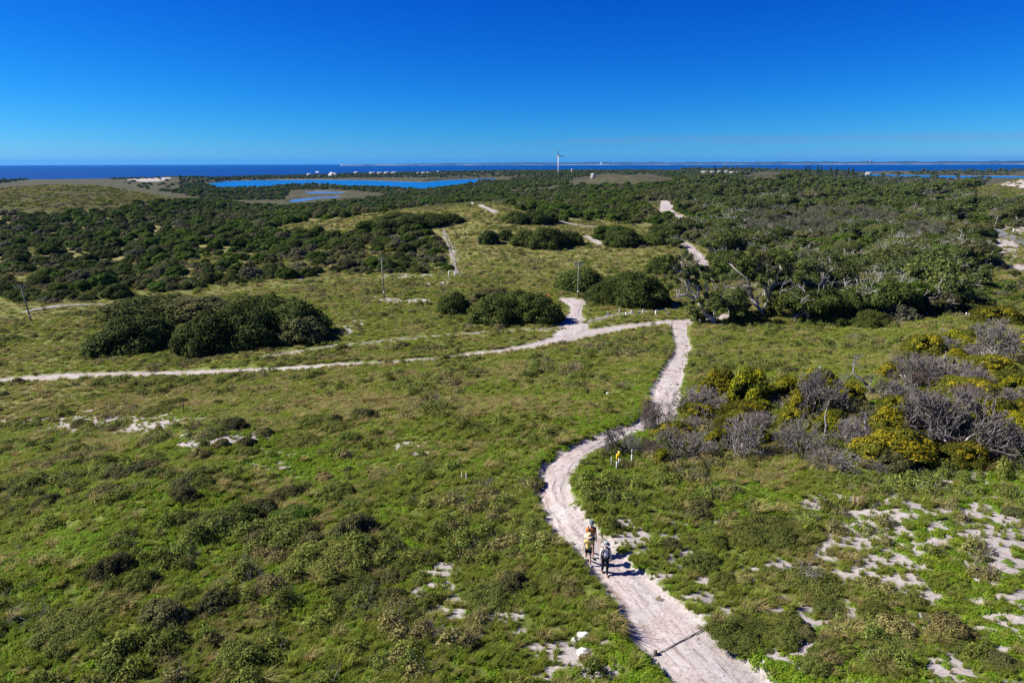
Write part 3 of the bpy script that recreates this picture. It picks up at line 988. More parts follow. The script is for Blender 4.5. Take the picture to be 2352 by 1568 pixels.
def twig_bush(name, seed, stems=9, lev=4, L=.36, spread=.45, r0=.022, m=M_TWIG, upb=.1, minr=.006, lean=.9):
    """bare dead bush, radius about 1"""
    r = np.random.default_rng(seed); segs = []; tips = []
    for k in range(stems):
        a = r.uniform(0, 2 * math.pi); e = r.uniform(.25, 1.2)
        d = np.array((math.cos(a) * lean * math.cos(e), math.sin(a) * lean * math.cos(e), math.sin(e)))
        grow(r, np.array((math.cos(a) * .06, math.sin(a) * .06, -.05)), d, L, r0, lev, segs, tips, spread, (2, 3), upb, 2, .74, .2, minr)
    A = np.array(segs)
    k = 1.0 / max(.3, np.percentile(np.hypot(A[:, 3], A[:, 4]), 97))
    A[:, :6] *= k
    A[:, 2] = np.maximum(A[:, 2], -.05); A[:, 5] = np.maximum(A[:, 5], .0)
    return A, tips, k


def tree_set(name, seed, H=8.0, lean=(0, 0), leafn=9000, lsize=.13, lev=4, trunks=2, bare=.12, clump=.62, spread=.55, mleaf=M_GUM, mbark=M_BARK, flat=.6, r0=.24):
    """branching tree in metres: (trunk mesh, crown mesh)"""
    r = np.random.default_rng(seed); segs = []; tips = []
    for k in range(trunks):
        a = r.uniform(0, 2 * math.pi)
        d = np.array((math.cos(a) * .45 + lean[0], math.sin(a) * .45 + lean[1], 1.0))
        grow(r, np.array((math.cos(a) * .15, math.sin(a) * .15, -.2)), d, H * .30, r0 * r.uniform(.7, 1), lev, segs, tips, spread, (2, 3), .10, 3, .72, .16, .018)
    A = np.array(segs); T = np.array(tips)
    k = H / max(A[:, 5].max(), 1)
    A[:, :6] *= k; T[:, :3] *= k
    A[:, 2] = np.maximum(A[:, 2], -.2)
    keep = T[r.random(len(T)) > bare]
    # leaf clumps hang around the twig ends
    nk = len(keep)
    cr = clump * r.uniform(.6, 1.35, nk)
    idx = r.choice(nk, leafn, p=cr ** 2 / (cr ** 2).sum())
    dd = r.normal(0, 1, (leafn, 3)); dd /= np.linalg.norm(dd, axis=1, keepdims=True)
    dd[:, 2] = np.where(dd[:, 2] < -.2, dd[:, 2] * .5, dd[:, 2])
    rad = cr[idx] * r.uniform(.45, 1.0, leafn) ** .6
    P = keep[idx, :3] + dd * rad[:, None] * np.array((1, 1, flat)) + np.array((0, 0, .1))
    V, Q = leaves(P, dd + np.array((0, 0, .3)), lsize, r, .55, .38)
    crown = mesh(name + '_crown', V, Q, mleaf)
    A[:, 6:] = np.maximum(A[:, 6:] * k ** .5, .018)
    trunk = wood_mesh(name + '_trunk', A, mbark, 5)
    return trunk, crown


# --- low ground plants
def blades(r, n, h, spread, w, m, name, lean=.35, wind=.3, curl=.5):
    a = r.uniform(0, 2 * math.pi, n); q = r.uniform(0, 1, n) ** .7 * spread
    base = np.stack([np.cos(a) * q, np.sin(a) * q, np.zeros(n)], -1)
    hh = h * r.uniform(.55, 1.15, n)
    out = np.stack([np.cos(a), np.sin(a), np.zeros(n)], -1) * (lean * r.uniform(.2, 1.2, n))[:, None] + np.array((wind, -.05, 0))
    mid = base + out * (hh * .35)[:, None] + np.array((0, 0, 1)) * (hh * .6)[:, None]
    tip = base + out * (hh * (.8 + curl))[:, None] + np.array((0, 0, 1)) * (hh * (.98 - curl * .25))[:, None]
    t = r.uniform(0, math.pi, n); s = np.stack([np.cos(t), np.sin(t), np.zeros(n)], -1) * w
    V = np.stack([base - s, base + s, mid + s * .8, mid - s * .8, tip], 1).reshape(-1, 3)
    k = np.arange(n)[:, None] * 5
    return mesh(name, V, [k + np.array([[0, 1, 2, 3]]), k + np.array([[3, 2, 4]])], m)


def heath(r, n, m, name, h=.42, size=.045, spr=.5, upright=1.0, twig=None):
    """low springy heath clump"""
    a = r.uniform(0, 2 * math.pi, n); q = np.sqrt(r.uniform(0, 1, n))
    top = (1 - q ** 2.2) * h * (.75 + .5 * r.random(n)) + .02
    lump = .75 + .35 * np.sin(a * 3 + r.uniform(0, 6)) * q
    P = np.stack([np.cos(a) * q * spr * lump, np.sin(a) * q * spr * lump, top * r.uniform(.55, 1.05, n)], -1)
    Nn = np.stack([np.cos(a) * q, np.sin(a) * q, np.full(n, .55 * upright)], -1)
    V, Q = leaves(P, Nn, size, r, .45, .42)
    parts = [(V, Q, 0)]; mats = [m]
    if twig is not None:
        sg = []
        for k in range(26):
            aa = r.uniform(0, 6.28); qq = r.uniform(.1, spr)
            p = np.array((math.cos(aa) * qq * .4, math.sin(aa) * qq * .4, 0.0)); e = np.array((math.cos(aa) * qq * 1.15, math.sin(aa) * qq * 1.15, h * r.uniform(.5, 1.3)))
            sg.append((*p, *e, .008, .003))
        V, Q = tubes_mesh(sg, 3); parts.append((V, Q, 1)); mats.append(twig)
    V, Fq, mi = merge(parts)
    return mesh(name, V, Fq, mats, mi)


rg = np.random.default_rng(3)
SRC_GRASS = [blades(rg, 70, .42, .16, .010, M_GRASS, 'grass_tuft') for _ in range(3)]
SRC_STRAW = [blades(rg, 80, .46, .15, .010, M_STRAW, 'straw_tuft', .5, .35, .7) for _ in range(3)]
SRC_HEATH = [heath(rg, 420, M_HEATH, 'heath_clump'), heath(rg, 420, M_HEATH, 'heath_clump', .5), heath(rg, 380, M_HEATH, 'heath_clump', .34, twig=M_TWIG)]
SRC_BROWN = [heath(rg, 380, M_HEATHB, 'brown_heath_clump', .38, .04, twig=M_TWIG) for _ in range(3)]
SRC_HERB = [heath(rg, 240, M_HERB, 'herb_patch', .17, .05, .42, 2.5) for _ in range(3)]
SRC_GREYT = []
for _k in range(2):
    A, _, _ = twig_bush('grey', 40 + _k, 10, 2, .4, .5, .02, minr=.008)
    A[:, :6] *= .5; A[:, 6:] *= .6
    SRC_GREYT.append(wood_mesh('dry_twigs', A, M_TWIG, 3))

# ------------------------------------------------------------------ open ground / thicket masks (4096 px of the ground point)
THICKET_FRONT = [(-600, 1225), (0, 1215), (370, 1208), (520, 1200), (900, 1140), (1150, 1112), (1400, 1098), (1790, 1090), (1800, 1000), (1760, 930), (1700, 905),
                 (1400, 935), (1120, 925), (1080, 908), (1300, 880), (1480, 858), (1640, 832), (1890, 808), (2010, 808), (2080, 838), (2230, 885), (2400, 880), (2560, 905), (2640, 930), (2690, 985),
                 (2760, 1035), (2830, 1075), (2700, 1130), (2640, 1150), (2660, 1215), (2760, 1262), (2900, 1285), (3100, 1292), (3400, 1305), (3560, 1285), (3700, 1265), (3830, 1240), (3960, 1225), (4200, 1180), (4800, 1180)]
_top = [(4800, 640), (-600, 640)]
VEG_POLY = THICKET_FRONT + _top
OPEN_POLYS = [
    [(-600, 845), (-600, 700), (0, 735), (170, 710), (430, 712), (560, 750), (700, 775), (840, 795), (780, 806), (520, 815), (490, 850), (300, 850), (130, 868), (0, 850)],        # left hill
    [(900, 800), (1140, 800), (1150, 765), (1210, 758), (1400, 760), (1500, 770), (1560, 778), (1450, 800), (1300, 812), (1200, 822), (1000, 830)],                                  # lagoon flats
    [(2260, 735), (2300, 712), (2420, 694), (2520, 700), (2600, 696), (2720, 722), (2660, 732), (2400, 742)],                                                                        # brown hills
    [(2880, 725), (2990, 700), (3070, 684), (3120, 690), (3150, 715), (3050, 728)],
    [(3880, 775), (3960, 720), (4060, 690), (4800, 670), (4800, 800), (4060, 815), (3780, 785)],                                                                                      # dune
    [(3950, 920), (4800, 850), (4800, 1120), (3985, 1105), (3955, 1000)],                                                                                                               # road clearing
    [(2590, 815), (2680, 800), (2700, 850), (2640, 862), (2600, 835)], [(2690, 850), (2740, 905), (2720, 915), (2670, 860)],
    [(1060, 716), (2050, 706), (2050, 722), (1060, 735)],
    [(2040, 760), (2330, 735), (2330, 742), (2120, 765)], [(100, 1000), (160, 990), (170, 1030), (100, 1040)], [(470, 868), (560, 880), (550, 905), (480, 890)],
]


def veg_mask(x, y, z):
    qx, qy = to_q(np.stack([x, y, z], -1))
    m = in_poly(qx, qy, VEG_POLY)
    for p in OPEN_POLYS:
        m &= ~in_poly(qx, qy, p)
    D = np.hypot(x, y)
    m &= (D > 118) & (z > -24.2)
    return m, qx, qy


# ------------------------------------------------------------------ ground cover
def sample_fan(n, d0, d1, a=44.0):
    D = np.sqrt(rng.uniform(d0 * d0, d1 * d1, n)); A = np.radians(rng.uniform(-a, a, n))
    return np.sin(A) * D, np.cos(A) * D


def ground_cover():
    """a low carpet of herbs and grass, and taller cushions of heath and tussock standing in it"""
    KN = ('heath', 'brown', 'herb', 'straw', 'grass', 'grey')
    pts = {k: [] for k in KN}
    #        d0   d1   carpet/m2 scale  cushions/m2 scale
    bands = [(14, 32, 21.0, .85, 1.35, 1.3), (32, 55, 11.0, 1.1, 1.1, 1.4), (55, 95, 4.6, 1.6, .8, 1.55), (95, 165, 1.8, 2.2, .42, 1.9), (165, 330, .42, 3.2, .13, 2.5), (330, 680, .04, 5.0, .17, 3.4)]
    for d0, d1, c_d, c_s, t_d, t_s in bands:
        for layer, dens, sc in ((0, c_d, c_s), (1, t_d, t_s)):
            n = int(math.radians(88) / 2 * (d1 ** 2 - d0 ** 2) * dens)
            x, y = sample_fan(n, d0, d1)
            z = terr(x, y)
            qx, qy = to_q(np.stack([x, y, z], -1))
            D = np.hypot(x, y)
            e, dep, fnt = path_field(x, y)
            sand = sand_field(x, y, z)
            v, _, _ = veg_mask(x, y, z)
            keep = e > .05 + (.05 + (.12, .42)[layer] * rng.random(n)) * sc * np.where(D > 55, 1.9, 1.0)
            keep |= (fnt > 0) & (rng.random(n) < .3) & (layer == 0)
            keep &= rng.random(n) > sand * (.70, .62)[layer]
            keep &= ~(v & (D > 240)) & (z > -24)
            keep &= (qx > -250) & (qx < 4350) & (qy < 3050)
            dn = fbm(x, y, 4.5, 4, 31)                    # heath patches
            sn = fbm(x, y, 5.0, 3, 41)                    # straw patches
            gn = fbm(x, y, 7.0, 3, 37)                    # herb patches
            far = sstep(60, 140, D)
            rightn = sstep(2550, 3000, qx) * (D < 70)
            leftn = sstep(1500, 500, qx) * sstep(1900, 2500, qy)
            midband = np.exp(-((qy - 1610) / 100) ** 2) * sstep(2700, 1700, qx)
            u = rng.random(n)
            if layer == 0:
                pherb = np.clip(.38 + (gn - .5) * 2.6, .1, .85) * sstep(95, 45, D) * (1 - .8 * midband) * (1 - .45 * leftn)
                pst = np.clip((sn - .50) * 2.6 + .5 * midband + .06 + .35 * sstep(110, 190, D), .02, .75)
                kind = np.where(u < pherb, 2, np.where(rng.random(n) < pst, 3, 4))
                s = sc * rng.uniform(.6, 1.25, n) * np.where(kind > 2, .78, 1.0)
                hs = np.ones(n)
            else:
                pk = np.clip(.42 + (dn - .5) * 3.6 + .45 * leftn + .28 * rightn - .5 * midband + .15 * far, .04, .97)
                keep &= rng.random(n) < pk + .34
                bro = np.clip((fbm(x, y, 6, 3, 47) - .51) * 3.4 + .3 * rightn + .25 * far, 0, .85)
                kind = np.where(u < pk, np.where(rng.random(n) < bro, 1, 0), np.where(rng.random(n) < .5 + .4 * midband, 3, 4))
                kind = np.where((kind == 1) & (rng.random(n) < .05), 5, kind)
                s = sc * rng.uniform(.5, 1.35, n) * np.where(kind < 2, .75 + 1.5 * np.clip(dn - .38, 0, .45), 1.0)
                hs = rng.uniform(.8, 1.35, n)
            s = s * (1 - .3 * sand)
            for k, nm in enumerate(KN):
                m = keep & (kind == k)
                hz = np.minimum(s[m], s[m] ** .5) * hs[m] if layer else s[m] ** .3 * .8
                pts[nm].append(np.column_stack([x[m], y[m], z[m] - .02, s[m], hz]))
    names = dict(grass=('green_grass', SRC_GRASS, 'green grass tufts leaning in the wind all over the heath', 'grass'),
                 straw=('straw_grass', SRC_STRAW, 'pale straw coloured grass tussocks on the open slope', 'grass'),
                 heath=('low_heath', SRC_HEATH, 'low olive green heath covering the slopes beside the path', 'heath'),
                 brown=('brown_heath', SRC_BROWN, 'brownish dry heath scattered between the green plants', 'heath'),
                 herb=('bright_herbs', SRC_HERB, 'bright green low herbs spreading left of the path', 'herbs'),
                 grey=('dry_twigs', SRC_GREYT, 'small grey dry twigs lying in the heath', 'twigs'))
    for k, (nm, src, lab, cat) in names.items():
        A = np.concatenate(pts[k]); n = len(A)
        rot = np.column_stack([rng.normal(0, .06, n), rng.normal(0, .06, n), rng.uniform(0, 6.28, n) if k not in ('grass', 'straw') else rng.normal(0, .5, n)])
        zs = A[:, 4]
        scatter(nm, A[:, :3], rot, np.column_stack([A[:, 3], A[:, 3], zs]), src, rng.integers(0, len(src), n), lab, cat)
        print('scatter', nm, n)


ground_cover()

# ------------------------------------------------------------------ shrubs and trees
DOMES = [dome_mesh('dome_foliage', 100 + i, 46, 9000, .034, M_DOME) for i in range(4)]
GREENS = [dome_mesh('green_foliage', 120 + i, 40, 7000, .040, M_GREEN, h=.85, lobe=(.18, .34)) for i in range(3)]
OLIVES = [dome_mesh('olive_foliage', 140 + i, 40, 6500, .040, M_OLIVE) for i in range(3)]
GREYS = [dome_mesh('grey_foliage', 160 + i, 34, 4200, .045, M_GREY, h=.7) for i in range(2)]
HEATHMOUND = [dome_mesh('heath_mound', 170 + i, 70, 13000, .021, M_HEATH, h=.5, lobe=(.11, .24)) for i in range(3)]
ACACIAS = [dome_mesh('acacia_foliage', 180 + i, 34, 8000, .038, M_ACA, h=.95, lobe=(.2, .36), extra=(M_FLOW, p)) for i, p in enumerate((.75, .5, .25))]
DOMES_LO = [dome_mesh('far_dome', 200 + i, 20, 1500, .075, M_DOME, lobe=(.24, .42)) for i in range(4)]
GREENS_LO = [dome_mesh('far_green', 210 + i, 18, 1300, .075, M_GREEN, h=.85, lobe=(.24, .42)) for i in range(3)]
OLIVES_LO = [dome_mesh('far_olive', 220 + i, 18, 1300, .075, M_OLIVE, lobe=(.24, .42)) for i in range(3)]
GREYS_LO = [dome_mesh('far_grey', 230 + i, 16, 900, .08, M_GREY, h=.7, lobe=(.24, .4)) for i in range(2)]


def stem_mesh(seed, m=M_DARKB):
    r = np.random.default_rng(seed); segs = []; tips = []
    for k in range(5):
        a = r.uniform(0, 6.28)
        grow(r, np.array((math.cos(a) * .05, math.sin(a) * .05, -.06)), np.array((math.cos(a), math.sin(a), 1.1)), .28, .035, 1, segs, tips, .5, (2, 2), .1, 2, .7, .2, .01)
    A = np.array(segs); A[:, 2] = np.maximum(A[:, 2], -.06)
    return wood_mesh('shrub_stems', A, m, 4)


STEMS = [stem_mesh(300 + i) for i in range(3)]
TREES = [tree_set('woodland_tree', 400 + i, H=7.0, leafn=8000, lsize=.17, lev=4, trunks=3, bare=.3, clump=.75, spread=.62) for i in range(2)]
def umbrella_set(name, seed, H=6.2, nleaf=9000, m=M_GUM, R=4.0):
    """spreading flat topped tree: lobed canopy on forking stems"""
    r = np.random.default_rng(seed)
    cr = dome_mesh(name + '_crown', seed, 30, nleaf, .040, m, h=.42, lobe=(.17, .33))
    co = np.empty(len(cr.vertices) * 3, np.float32); cr.vertices.foreach_get('co', co); co = co.reshape(-1, 3)
    co[:, :2] *= R; co[:, 2] = co[:, 2] * R * .95 + H * .42
    lo = co[:, 2] < H * .5
    co[lo, 2] += r.normal(0, .25, lo.sum())
    cr.vertices.foreach_set('co', co.ravel()); cr.update()
    tr, _ = tree_set(name, seed + 7, H=H * .95, leafn=10, lev=3, trunks=4, spread=.65, r0=.2)
    return tr, cr


TREES += [umbrella_set('spreading_tree', 450 + i, 6.0 + .4 * (i % 3), 8000, (M_GUM, M_DOME, M_OLIVE, M_DOME)[i]) for i in range(4)]
TREES_LO = [umbrella_set('far_spreading_tree', 470 + i, 6.0, 1800, (M_GUM, M_DOME)[i]) for i in range(2)] + [tree_set('far_tree', 420 + i, H=7.0, leafn=2200, lsize=.34, lev=3, trunks=2, bare=.15, clump=1.25, spread=.6) for i in range(3)]
DEADTREES = [tree_set('bare_tree', 440 + i, H=6.5, leafn=900, lsize=.16, lev=5, trunks=3, bare=.55, clump=.5, spread=.5, mbark=M_TWIG, r0=.12) for i in range(2)]
DEADB = []
for i in range(4):
    A, tips, k = twig_bush('dead', 500 + i, 20, 4, .36, .42, .026, minr=.0072)
    DEADB.append((wood_mesh('dead_twigs', A[A[:, 6] <= .0165], M_TWIG, 3), wood_mesh('dead_stems', A[A[:, 6] > .0165], M_DARKB if i % 2 else M_BARK, 5)))
RUSTB = []
for i in range(2):
    A, tips, k = twig_bush('rust', 520 + i, 10, 4, .36, .42, .024, minr=.005)
    T = np.array(tips)[:, :3] * k
    r = np.random.default_rng(530 + i)
    idx = r.choice(len(T), 2600)
    V, Q = leaves(T[idx] + r.normal(0, .05, (2600, 3)), np.tile((0, 0, 1.), (2600, 1)), .022, r, .5, 1.0)
    V[:, 2] = np.maximum(V[:, 2], 0)
    RUSTB.append((mesh('rusty_leaves', V, Q, M_RUST), wood_mesh('rusty_stems', A, M_TWIG, 4)))


def plant(name, label, cat, loc, scale, rz, parts, group=None):
    """parts: (name, mesh) children of one plant"""
    t = thing(name, label, cat, loc, rz, group, scale)
    for nm, me in parts:
        obj(nm, me, t)
    return t


def hero(qx, qy, wq, top, name, meshes, label, cat='shrub', group=None, stem=True, k=None, deep=.9, part='foliage', kh=1.0):
    """a plant whose front foot is seen at qx,qy, wq wide with its top at pixel row top"""
    p = hit_q(qx, qy)
    D = math.hypot(p[0], p[1])
    R = wq / 4 / F * math.hypot(D, CAM_H - p[2]) / 2
    u = p[:2] / D
    c = p[:2] + u * R * deep * .85
    z = tz(*c)
    d = ray_q(qx, top)
    Hh = max(.35 * R, CAM_H + d[2] * (math.hypot(*c)) - z) * kh
    sc = (R, R * deep, Hh / .98)
    rz = R_.uniform(-.6, .6) - math.atan2(c[0], c[1])
    k = R_.randrange(len(meshes)) if k is None else k
    me = meshes[k]
    parts = [(part, me)]
    if isinstance(me, tuple):
        parts = [('twigs' if name.startswith('dead') else 'leaves', me[0]), ('stem', me[1])]
    elif stem:
        parts.append(('stem', STEMS[k % 3]))
    return plant(name, label, cat, (c[0], c[1], z - .05), sc, rz, parts, group)


G1 = 'shrubs of the big clump beside the left stretch of the track'
hero(640, 1300, 470, 1186, 'rounded_shrub', DOMES, 'broad dark shrub at the back left of the big clump above the track', group=G1)
hero(1060, 1340, 400, 1180, 'rounded_shrub', DOMES, 'tall dark shrub at the back centre of the big clump above the track', group=G1)
hero(560, 1415, 310, 1255, 'rounded_shrub', DOMES, 'rounded dark shrub at the front left corner of the big clump', group=G1, k=0)
hero(880, 1420, 330, 1225, 'rounded_shrub', DOMES, 'dark billowing shrub at the front middle of the big clump', group=G1, k=1)
hero(1010, 1400, 320, 1215, 'rounded_shrub', DOMES, 'dark shrub right of centre at the front of the big clump', group=G1, k=2)
hero(1180, 1365, 300, 1195, 'rounded_shrub', DOMES, 'dark shrub forming the right end of the big clump', group=G1, k=3)
hero(1215, 1385, 200, 1260, 'rounded_shrub', OLIVES, 'small olive shrub at the front right foot of the big clump', group=G1)
hero(760, 1290, 330, 1180, 'rounded_shrub', OLIVES, 'olive topped shrub in the middle back of the big clump', group=G1)
hero(1090, 1290, 130, 1168, 'rounded_shrub', GREENS, 'small yellow green shrub behind the big clump', group=G1)
G2 = 'shrubs of the middle clump above the track junction'
hero(1965, 1215, 190, 1145, 'rounded_shrub', OLIVES, 'pale olive shrub standing behind the middle clump', group=G2)
hero(1815, 1262, 155, 1165, 'rounded_shrub', DOMES, 'rounded shrub at the left end of the middle clump', group=G2)
hero(1985, 1305, 250, 1172, 'rounded_shrub', DOMES, 'big dark shrub in the centre of the middle clump', group=G2, k=1)
hero(2140, 1300, 240, 1168, 'rounded_shrub', DOMES, 'dark shrub at the right end of the middle clump near the junction', group=G2, k=2)
hero(2060, 1265, 230, 1160, 'rounded_shrub', DOMES, 'dark shrub at the back of the middle clump', group=G2, k=3)
hero(2215, 1288, 90, 1235, 'rounded_shrub', OLIVES, 'small olive shrub at the right foot of the middle clump', group=G2)
G3 = 'shrubs beside the power pole at the junction'
hero(2325, 1172, 240, 1068, 'rounded_shrub', DOMES, 'wide dark shrub directly behind the pole at the junction', group=G3)
hero(2425, 1222, 185, 1128, 'rounded_shrub', DOMES, 'rounded shrub just right of the pole at the junction', group=G3, k=0)
hero(2560, 1236, 270, 1090, 'rounded_shrub', DOMES, 'largest dark shrub between the pole and the big gum trees', group=G3, k=2)
hero(2480, 1180, 200, 1090, 'rounded_shrub', DOMES, 'dark shrub behind the pair right of the pole', group=G3, k=3)
hero(2650, 1105, 150, 1018, 'rounded_shrub', DOMES, 'lone dark shrub on the slope above the gum trees', group=G3)
G4 = 'shrub islands on the grassy hill'
for a in ((1955, 980, 90, 915, DOMES, 'small round shrub at the left end of the lower hill clump'), (2025, 965, 75, 918, DOMES, 'low shrub linking the small round one to the lower hill clump'),
          (2110, 992, 150, 915, DOMES, 'left shrub of the lower hill clump'), (2185, 1000, 170, 902, DOMES, 'middle and tallest shrub of the lower hill clump'), (2270, 985, 130, 918, DOMES, 'right shrub of the lower hill clump'),
          (2408, 962, 100, 900, GREENS, 'bright green upright shrub left in the right hand hill clump'), (2490, 992, 190, 905, DOMES, 'broad dome in the middle of the right hand hill clump'), (2460, 950, 150, 900, GREENS, 'green shrub behind the right hand hill clump'), (2625, 985, 125, 918, DOMES, 'round shrub at the right end of the right hand hill clump'),
          (2065, 897, 110, 842, DOMES, 'left shrub of the upper hill clump'), (2140, 900, 130, 836, DOMES, 'middle shrub of the upper hill clump'), (2200, 896, 80, 846, DOMES, 'right shrub of the upper hill clump'),
          (1470, 940, 130, 880, GREENS, 'green shrub at the left foot of the ridge clump'), (1550, 940, 150, 872, DOMES, 'second shrub from the left in the ridge clump'), (1640, 925, 170, 855, DOMES, 'middle shrub of the long ridge clump'), (1730, 912, 170, 850, DOMES, 'second shrub from the right in the ridge clump'), (1810, 898, 100, 852, DOMES, 'shrub at the right tip of the ridge clump'), (1600, 890, 180, 850, DOMES, 'shrub at the back of the ridge clump')):
    hero(*a[:4], 'rounded_shrub', a[4], a[5], group=G4)

# heath mounds in the near field
G5 = 'heath mounds in the near field'
for qx, qy, w, top, nm in ((1245, 1715, 190, 1648, 'dark heath mound near the lone dark post, the farther of a pair'), (1195, 1800, 210, 1728, 'dark heath mound near the lone dark post, the nearer of a pair'), (1110, 2230, 420, 2065, 'largest grey brown heath mound left of the walkers'),
                              (1330, 2330, 380, 2200, 'broad olive heath mound just right of the largest one'), (1980, 2450, 260, 2330, 'dark green heath mound in the grass left of the path'), (2210, 2380, 220, 2290, 'olive heath mound on the left bank of the path'),
                              (650, 1660, 200, 1618, 'low heath mound behind the left sand patch'), (300, 2590, 330, 2470, 'very dark heath mound in the bottom left corner'), (640, 1545, 190, 1508, 'dark heath mound just below the left part of the track'), (3100, 2210, 330, 2080, 'brown green heath mound right of the walkers'),
                              (3240, 2420, 330, 2290, 'heath mound in the sandy area below the brown green one'), (2960, 2620, 280, 2490, 'heath mound against the right edge of the path at the bottom'), (3560, 2640, 260, 2530, 'wide heath mound at the bottom of the sandy slope'),
                              (1500, 1980, 200, 1920, 'low dark heath mound in the middle of the near slope'), (2120, 1960, 130, 1900, 'small heath mound on the left rim of the narrow path'), (1380, 2420, 330, 2310, 'dark heath mound below the broad olive one')):
    hero(qx, qy, w, top, 'heath_mound', HEATHMOUND, nm, 'heath', G5, stem=True)
hero(1160, 2120, 230, 2040, 'leafy_shrub', GREENS, 'bright green leafy shrub growing on top of the largest heath mound')

BROWNMOUND = [dome_mesh('brown_heath_mound', 175 + i, 44, 6000, .036, M_HEATHB, h=.5, lobe=(.15, .28)) for i in range(2)]
LOWOLIVE = [dome_mesh('olive_heath_mound', 178 + i, 40, 6000, .036, M_OLIVE, h=.55, lobe=(.16, .3)) for i in range(2)]
_zones = [((0, 1750, 1500, 2700), 62, 'left of the walkers', (.5, 1.25)), ((2650, 1960, 4096, 2700), 40, 'on the sandy slope at the right', (.4, .85)), ((1400, 2250, 2400, 2700), 22, 'in the bright grass at the bottom', (.4, .85)), ((0, 1500, 2500, 1780), 34, 'on the slope below the track', (.6, 1.3)), ((2750, 1330, 3600, 1500), 14, 'in the grass before the gum trees', (.6, 1.1)), ((200, 1320, 2500, 1500), 20, 'between the track and the shrub clumps', (.6, 1.2))]
for (x0, y0, x1, y1), nn, where, (r0_, r1_) in _zones:
    cnt = 0; tries = 0
    while cnt < nn and tries < nn * 6:
        tries += 1
        qx, qy = R_.uniform(x0, x1), R_.uniform(y0, y1)
        p = hit_q(qx, qy)
        e_, _, _ = path_field(np.array([p[0]]), np.array([p[1]]))
        s_ = R_.uniform(r0_, r1_) * (1.25 if R_.random() < .2 else 1)
        if e_[0] < s_ * .9 or (fbm(np.array([p[0]]), np.array([p[1]]), 8, 3, 71)[0] < .44):
            continue
        u = R_.random(); cnt += 1
        ms, wd = (HEATHMOUND, 'olive green') if u < .5 else ((BROWNMOUND, 'brown') if u < .7 else (LOWOLIVE, 'grey green'))
        part_ = 'nearer' if qy > (y0 + y1) / 2 else 'farther'; sd_ = 'left' if qx < (x0 + x1) / 2 else 'right'
        lab = '%s %s heath mound %s, %s %s' % ('large' if s_ > .85 else 'small', wd, where, part_, sd_)
        v = R_.randrange(len(ms))
        plant('heath_mound', lab, 'heath', (p[0], p[1], tz(p[0], p[1]) - .06), (s_, s_ * R_.uniform(.75, 1.1), s_ * R_.uniform(.7, 1.15)), R_.uniform(0, 6.28), [('foliage', ms[v]), ('stem', STEMS[v])], lab)

# ------------------------------------------------------------------ big gum trees beside the junction
def place_tree(qx, qy, H, name, label, seed, lean=(0, 0), group=None, R=None, m=M_GUM, **kw):
    p = hit_q(qx, qy)
    tr, cr = umbrella_set(name, seed, H, 13000, m, R) if R else tree_set(name, seed, H=H, lean=lean, **kw)
    t = thing(name, label, 'tree', (p[0], p[1], tz(p[0], p[1])), 0, group)
    obj('trunk', tr, t); obj('crown', cr, t)
    return t


G6 = 'big gum trees right of the junction'
place_tree(2925, 1268, 5.2, 'gum_tree', 'low bushy gum tree at the foot of the leaning one', 615, (-.1, -.3), G6, leafn=10000, lsize=.13, lev=4, trunks=4, bare=.1, clump=.7, r0=.18)
place_tree(3185, 1262, 9.0, 'gum_tree', 'dense dark gum tree in the middle of the front row', 633, group=G6, R=4.6)
place_tree(3290, 1235, 10.0, 'gum_tree', 'gum tree around the hidden power pole', 641, (.1, .1), G6, leafn=15000, lsize=.14, lev=5, trunks=2, bare=.3, clump=.8, r0=.28)
place_tree(3400, 1285, 6.5, 'gum_tree', 'dark rounded tree at the edge of the green clearing', 652, group=G6, R=4.2, m=M_DOME)
place_tree(3520, 1268, 7.6, 'gum_tree', 'wide dark tree left of the bright green topped one', 655, group=G6, R=4.8, m=M_DOME)
place_tree(3625, 1258, 7.6, 'gum_tree', 'bright green topped tree above the white stump', 661, group=G6, R=4.4, m=M_GREEN)
place_tree(3770, 1240, 6.2, 'gum_tree', 'dark tree above the two pale posts at the right', 671, group=G6, R=4.4)
for qx, qy, w, top, ms, lab in ((3885, 1262, 130, 1205, DOMES, 'small round dark shrub beside the two pale posts'), (3480, 1312, 150, 1235, DOMES, 'dark shrub at the front edge of the wood above the clearing'), (3690, 1262, 260, 1140, DOMES, 'broad dark shrub at the back of the green clearing'), (3330, 1310, 200, 1225, DOMES, 'dark shrub under the gum with the pale trunk'), (2990, 1305, 150, 1235, DOMES, 'low dark shrub in the shade behind the leaning gum')):
    hero(qx, qy, w, top, 'rounded_shrub', ms, lab)


# ------------------------------------------------------------------ acacia and dead bush thicket on the right
G7 = 'yellow flowering acacias in the right hand thicket'
G8 = 'bare dead bushes in the right hand thicket'
def ac(qx, qy, w, top, k, lab):
    hero(qx, qy, w, top, 'acacia_bush', ACACIAS, lab, 'bush', G7, k=k, kh=1.15)
def db(qx, qy, w, top, lab, k=None, rust=False):
    hero(qx, qy, w, top, 'rusty_bush' if rust else 'dead_bush', RUSTB if rust else DEADB, lab, 'bush', G8, k=k, kh=1.2)
ac(2990, 1640, 190, 1492, 0, 'brightest yellow acacia, at the top left of the thicket')
ac(2880, 1625, 170, 1500, 1, 'yellow topped acacia left of the brightest one')
ac(3140, 1600, 130, 1515, 0, 'round yellow acacia standing apart right of the brightest one')
ac(3190, 1690, 120, 1575, 0, 'small yellow acacia below the round one')
ac(3270, 1580, 170, 1490, 1, 'yellow green acacia behind the tangle of dead limbs')
ac(3560, 1520, 100, 1455, 0, 'small yellow acacia in the grass left of the grey bushes')
ac(3380, 1640, 160, 1545, 2, 'dark acacia below the crooked dead tree')
ac(3570, 1660, 130, 1590, 2, 'round olive acacia right of the crooked dead tree')
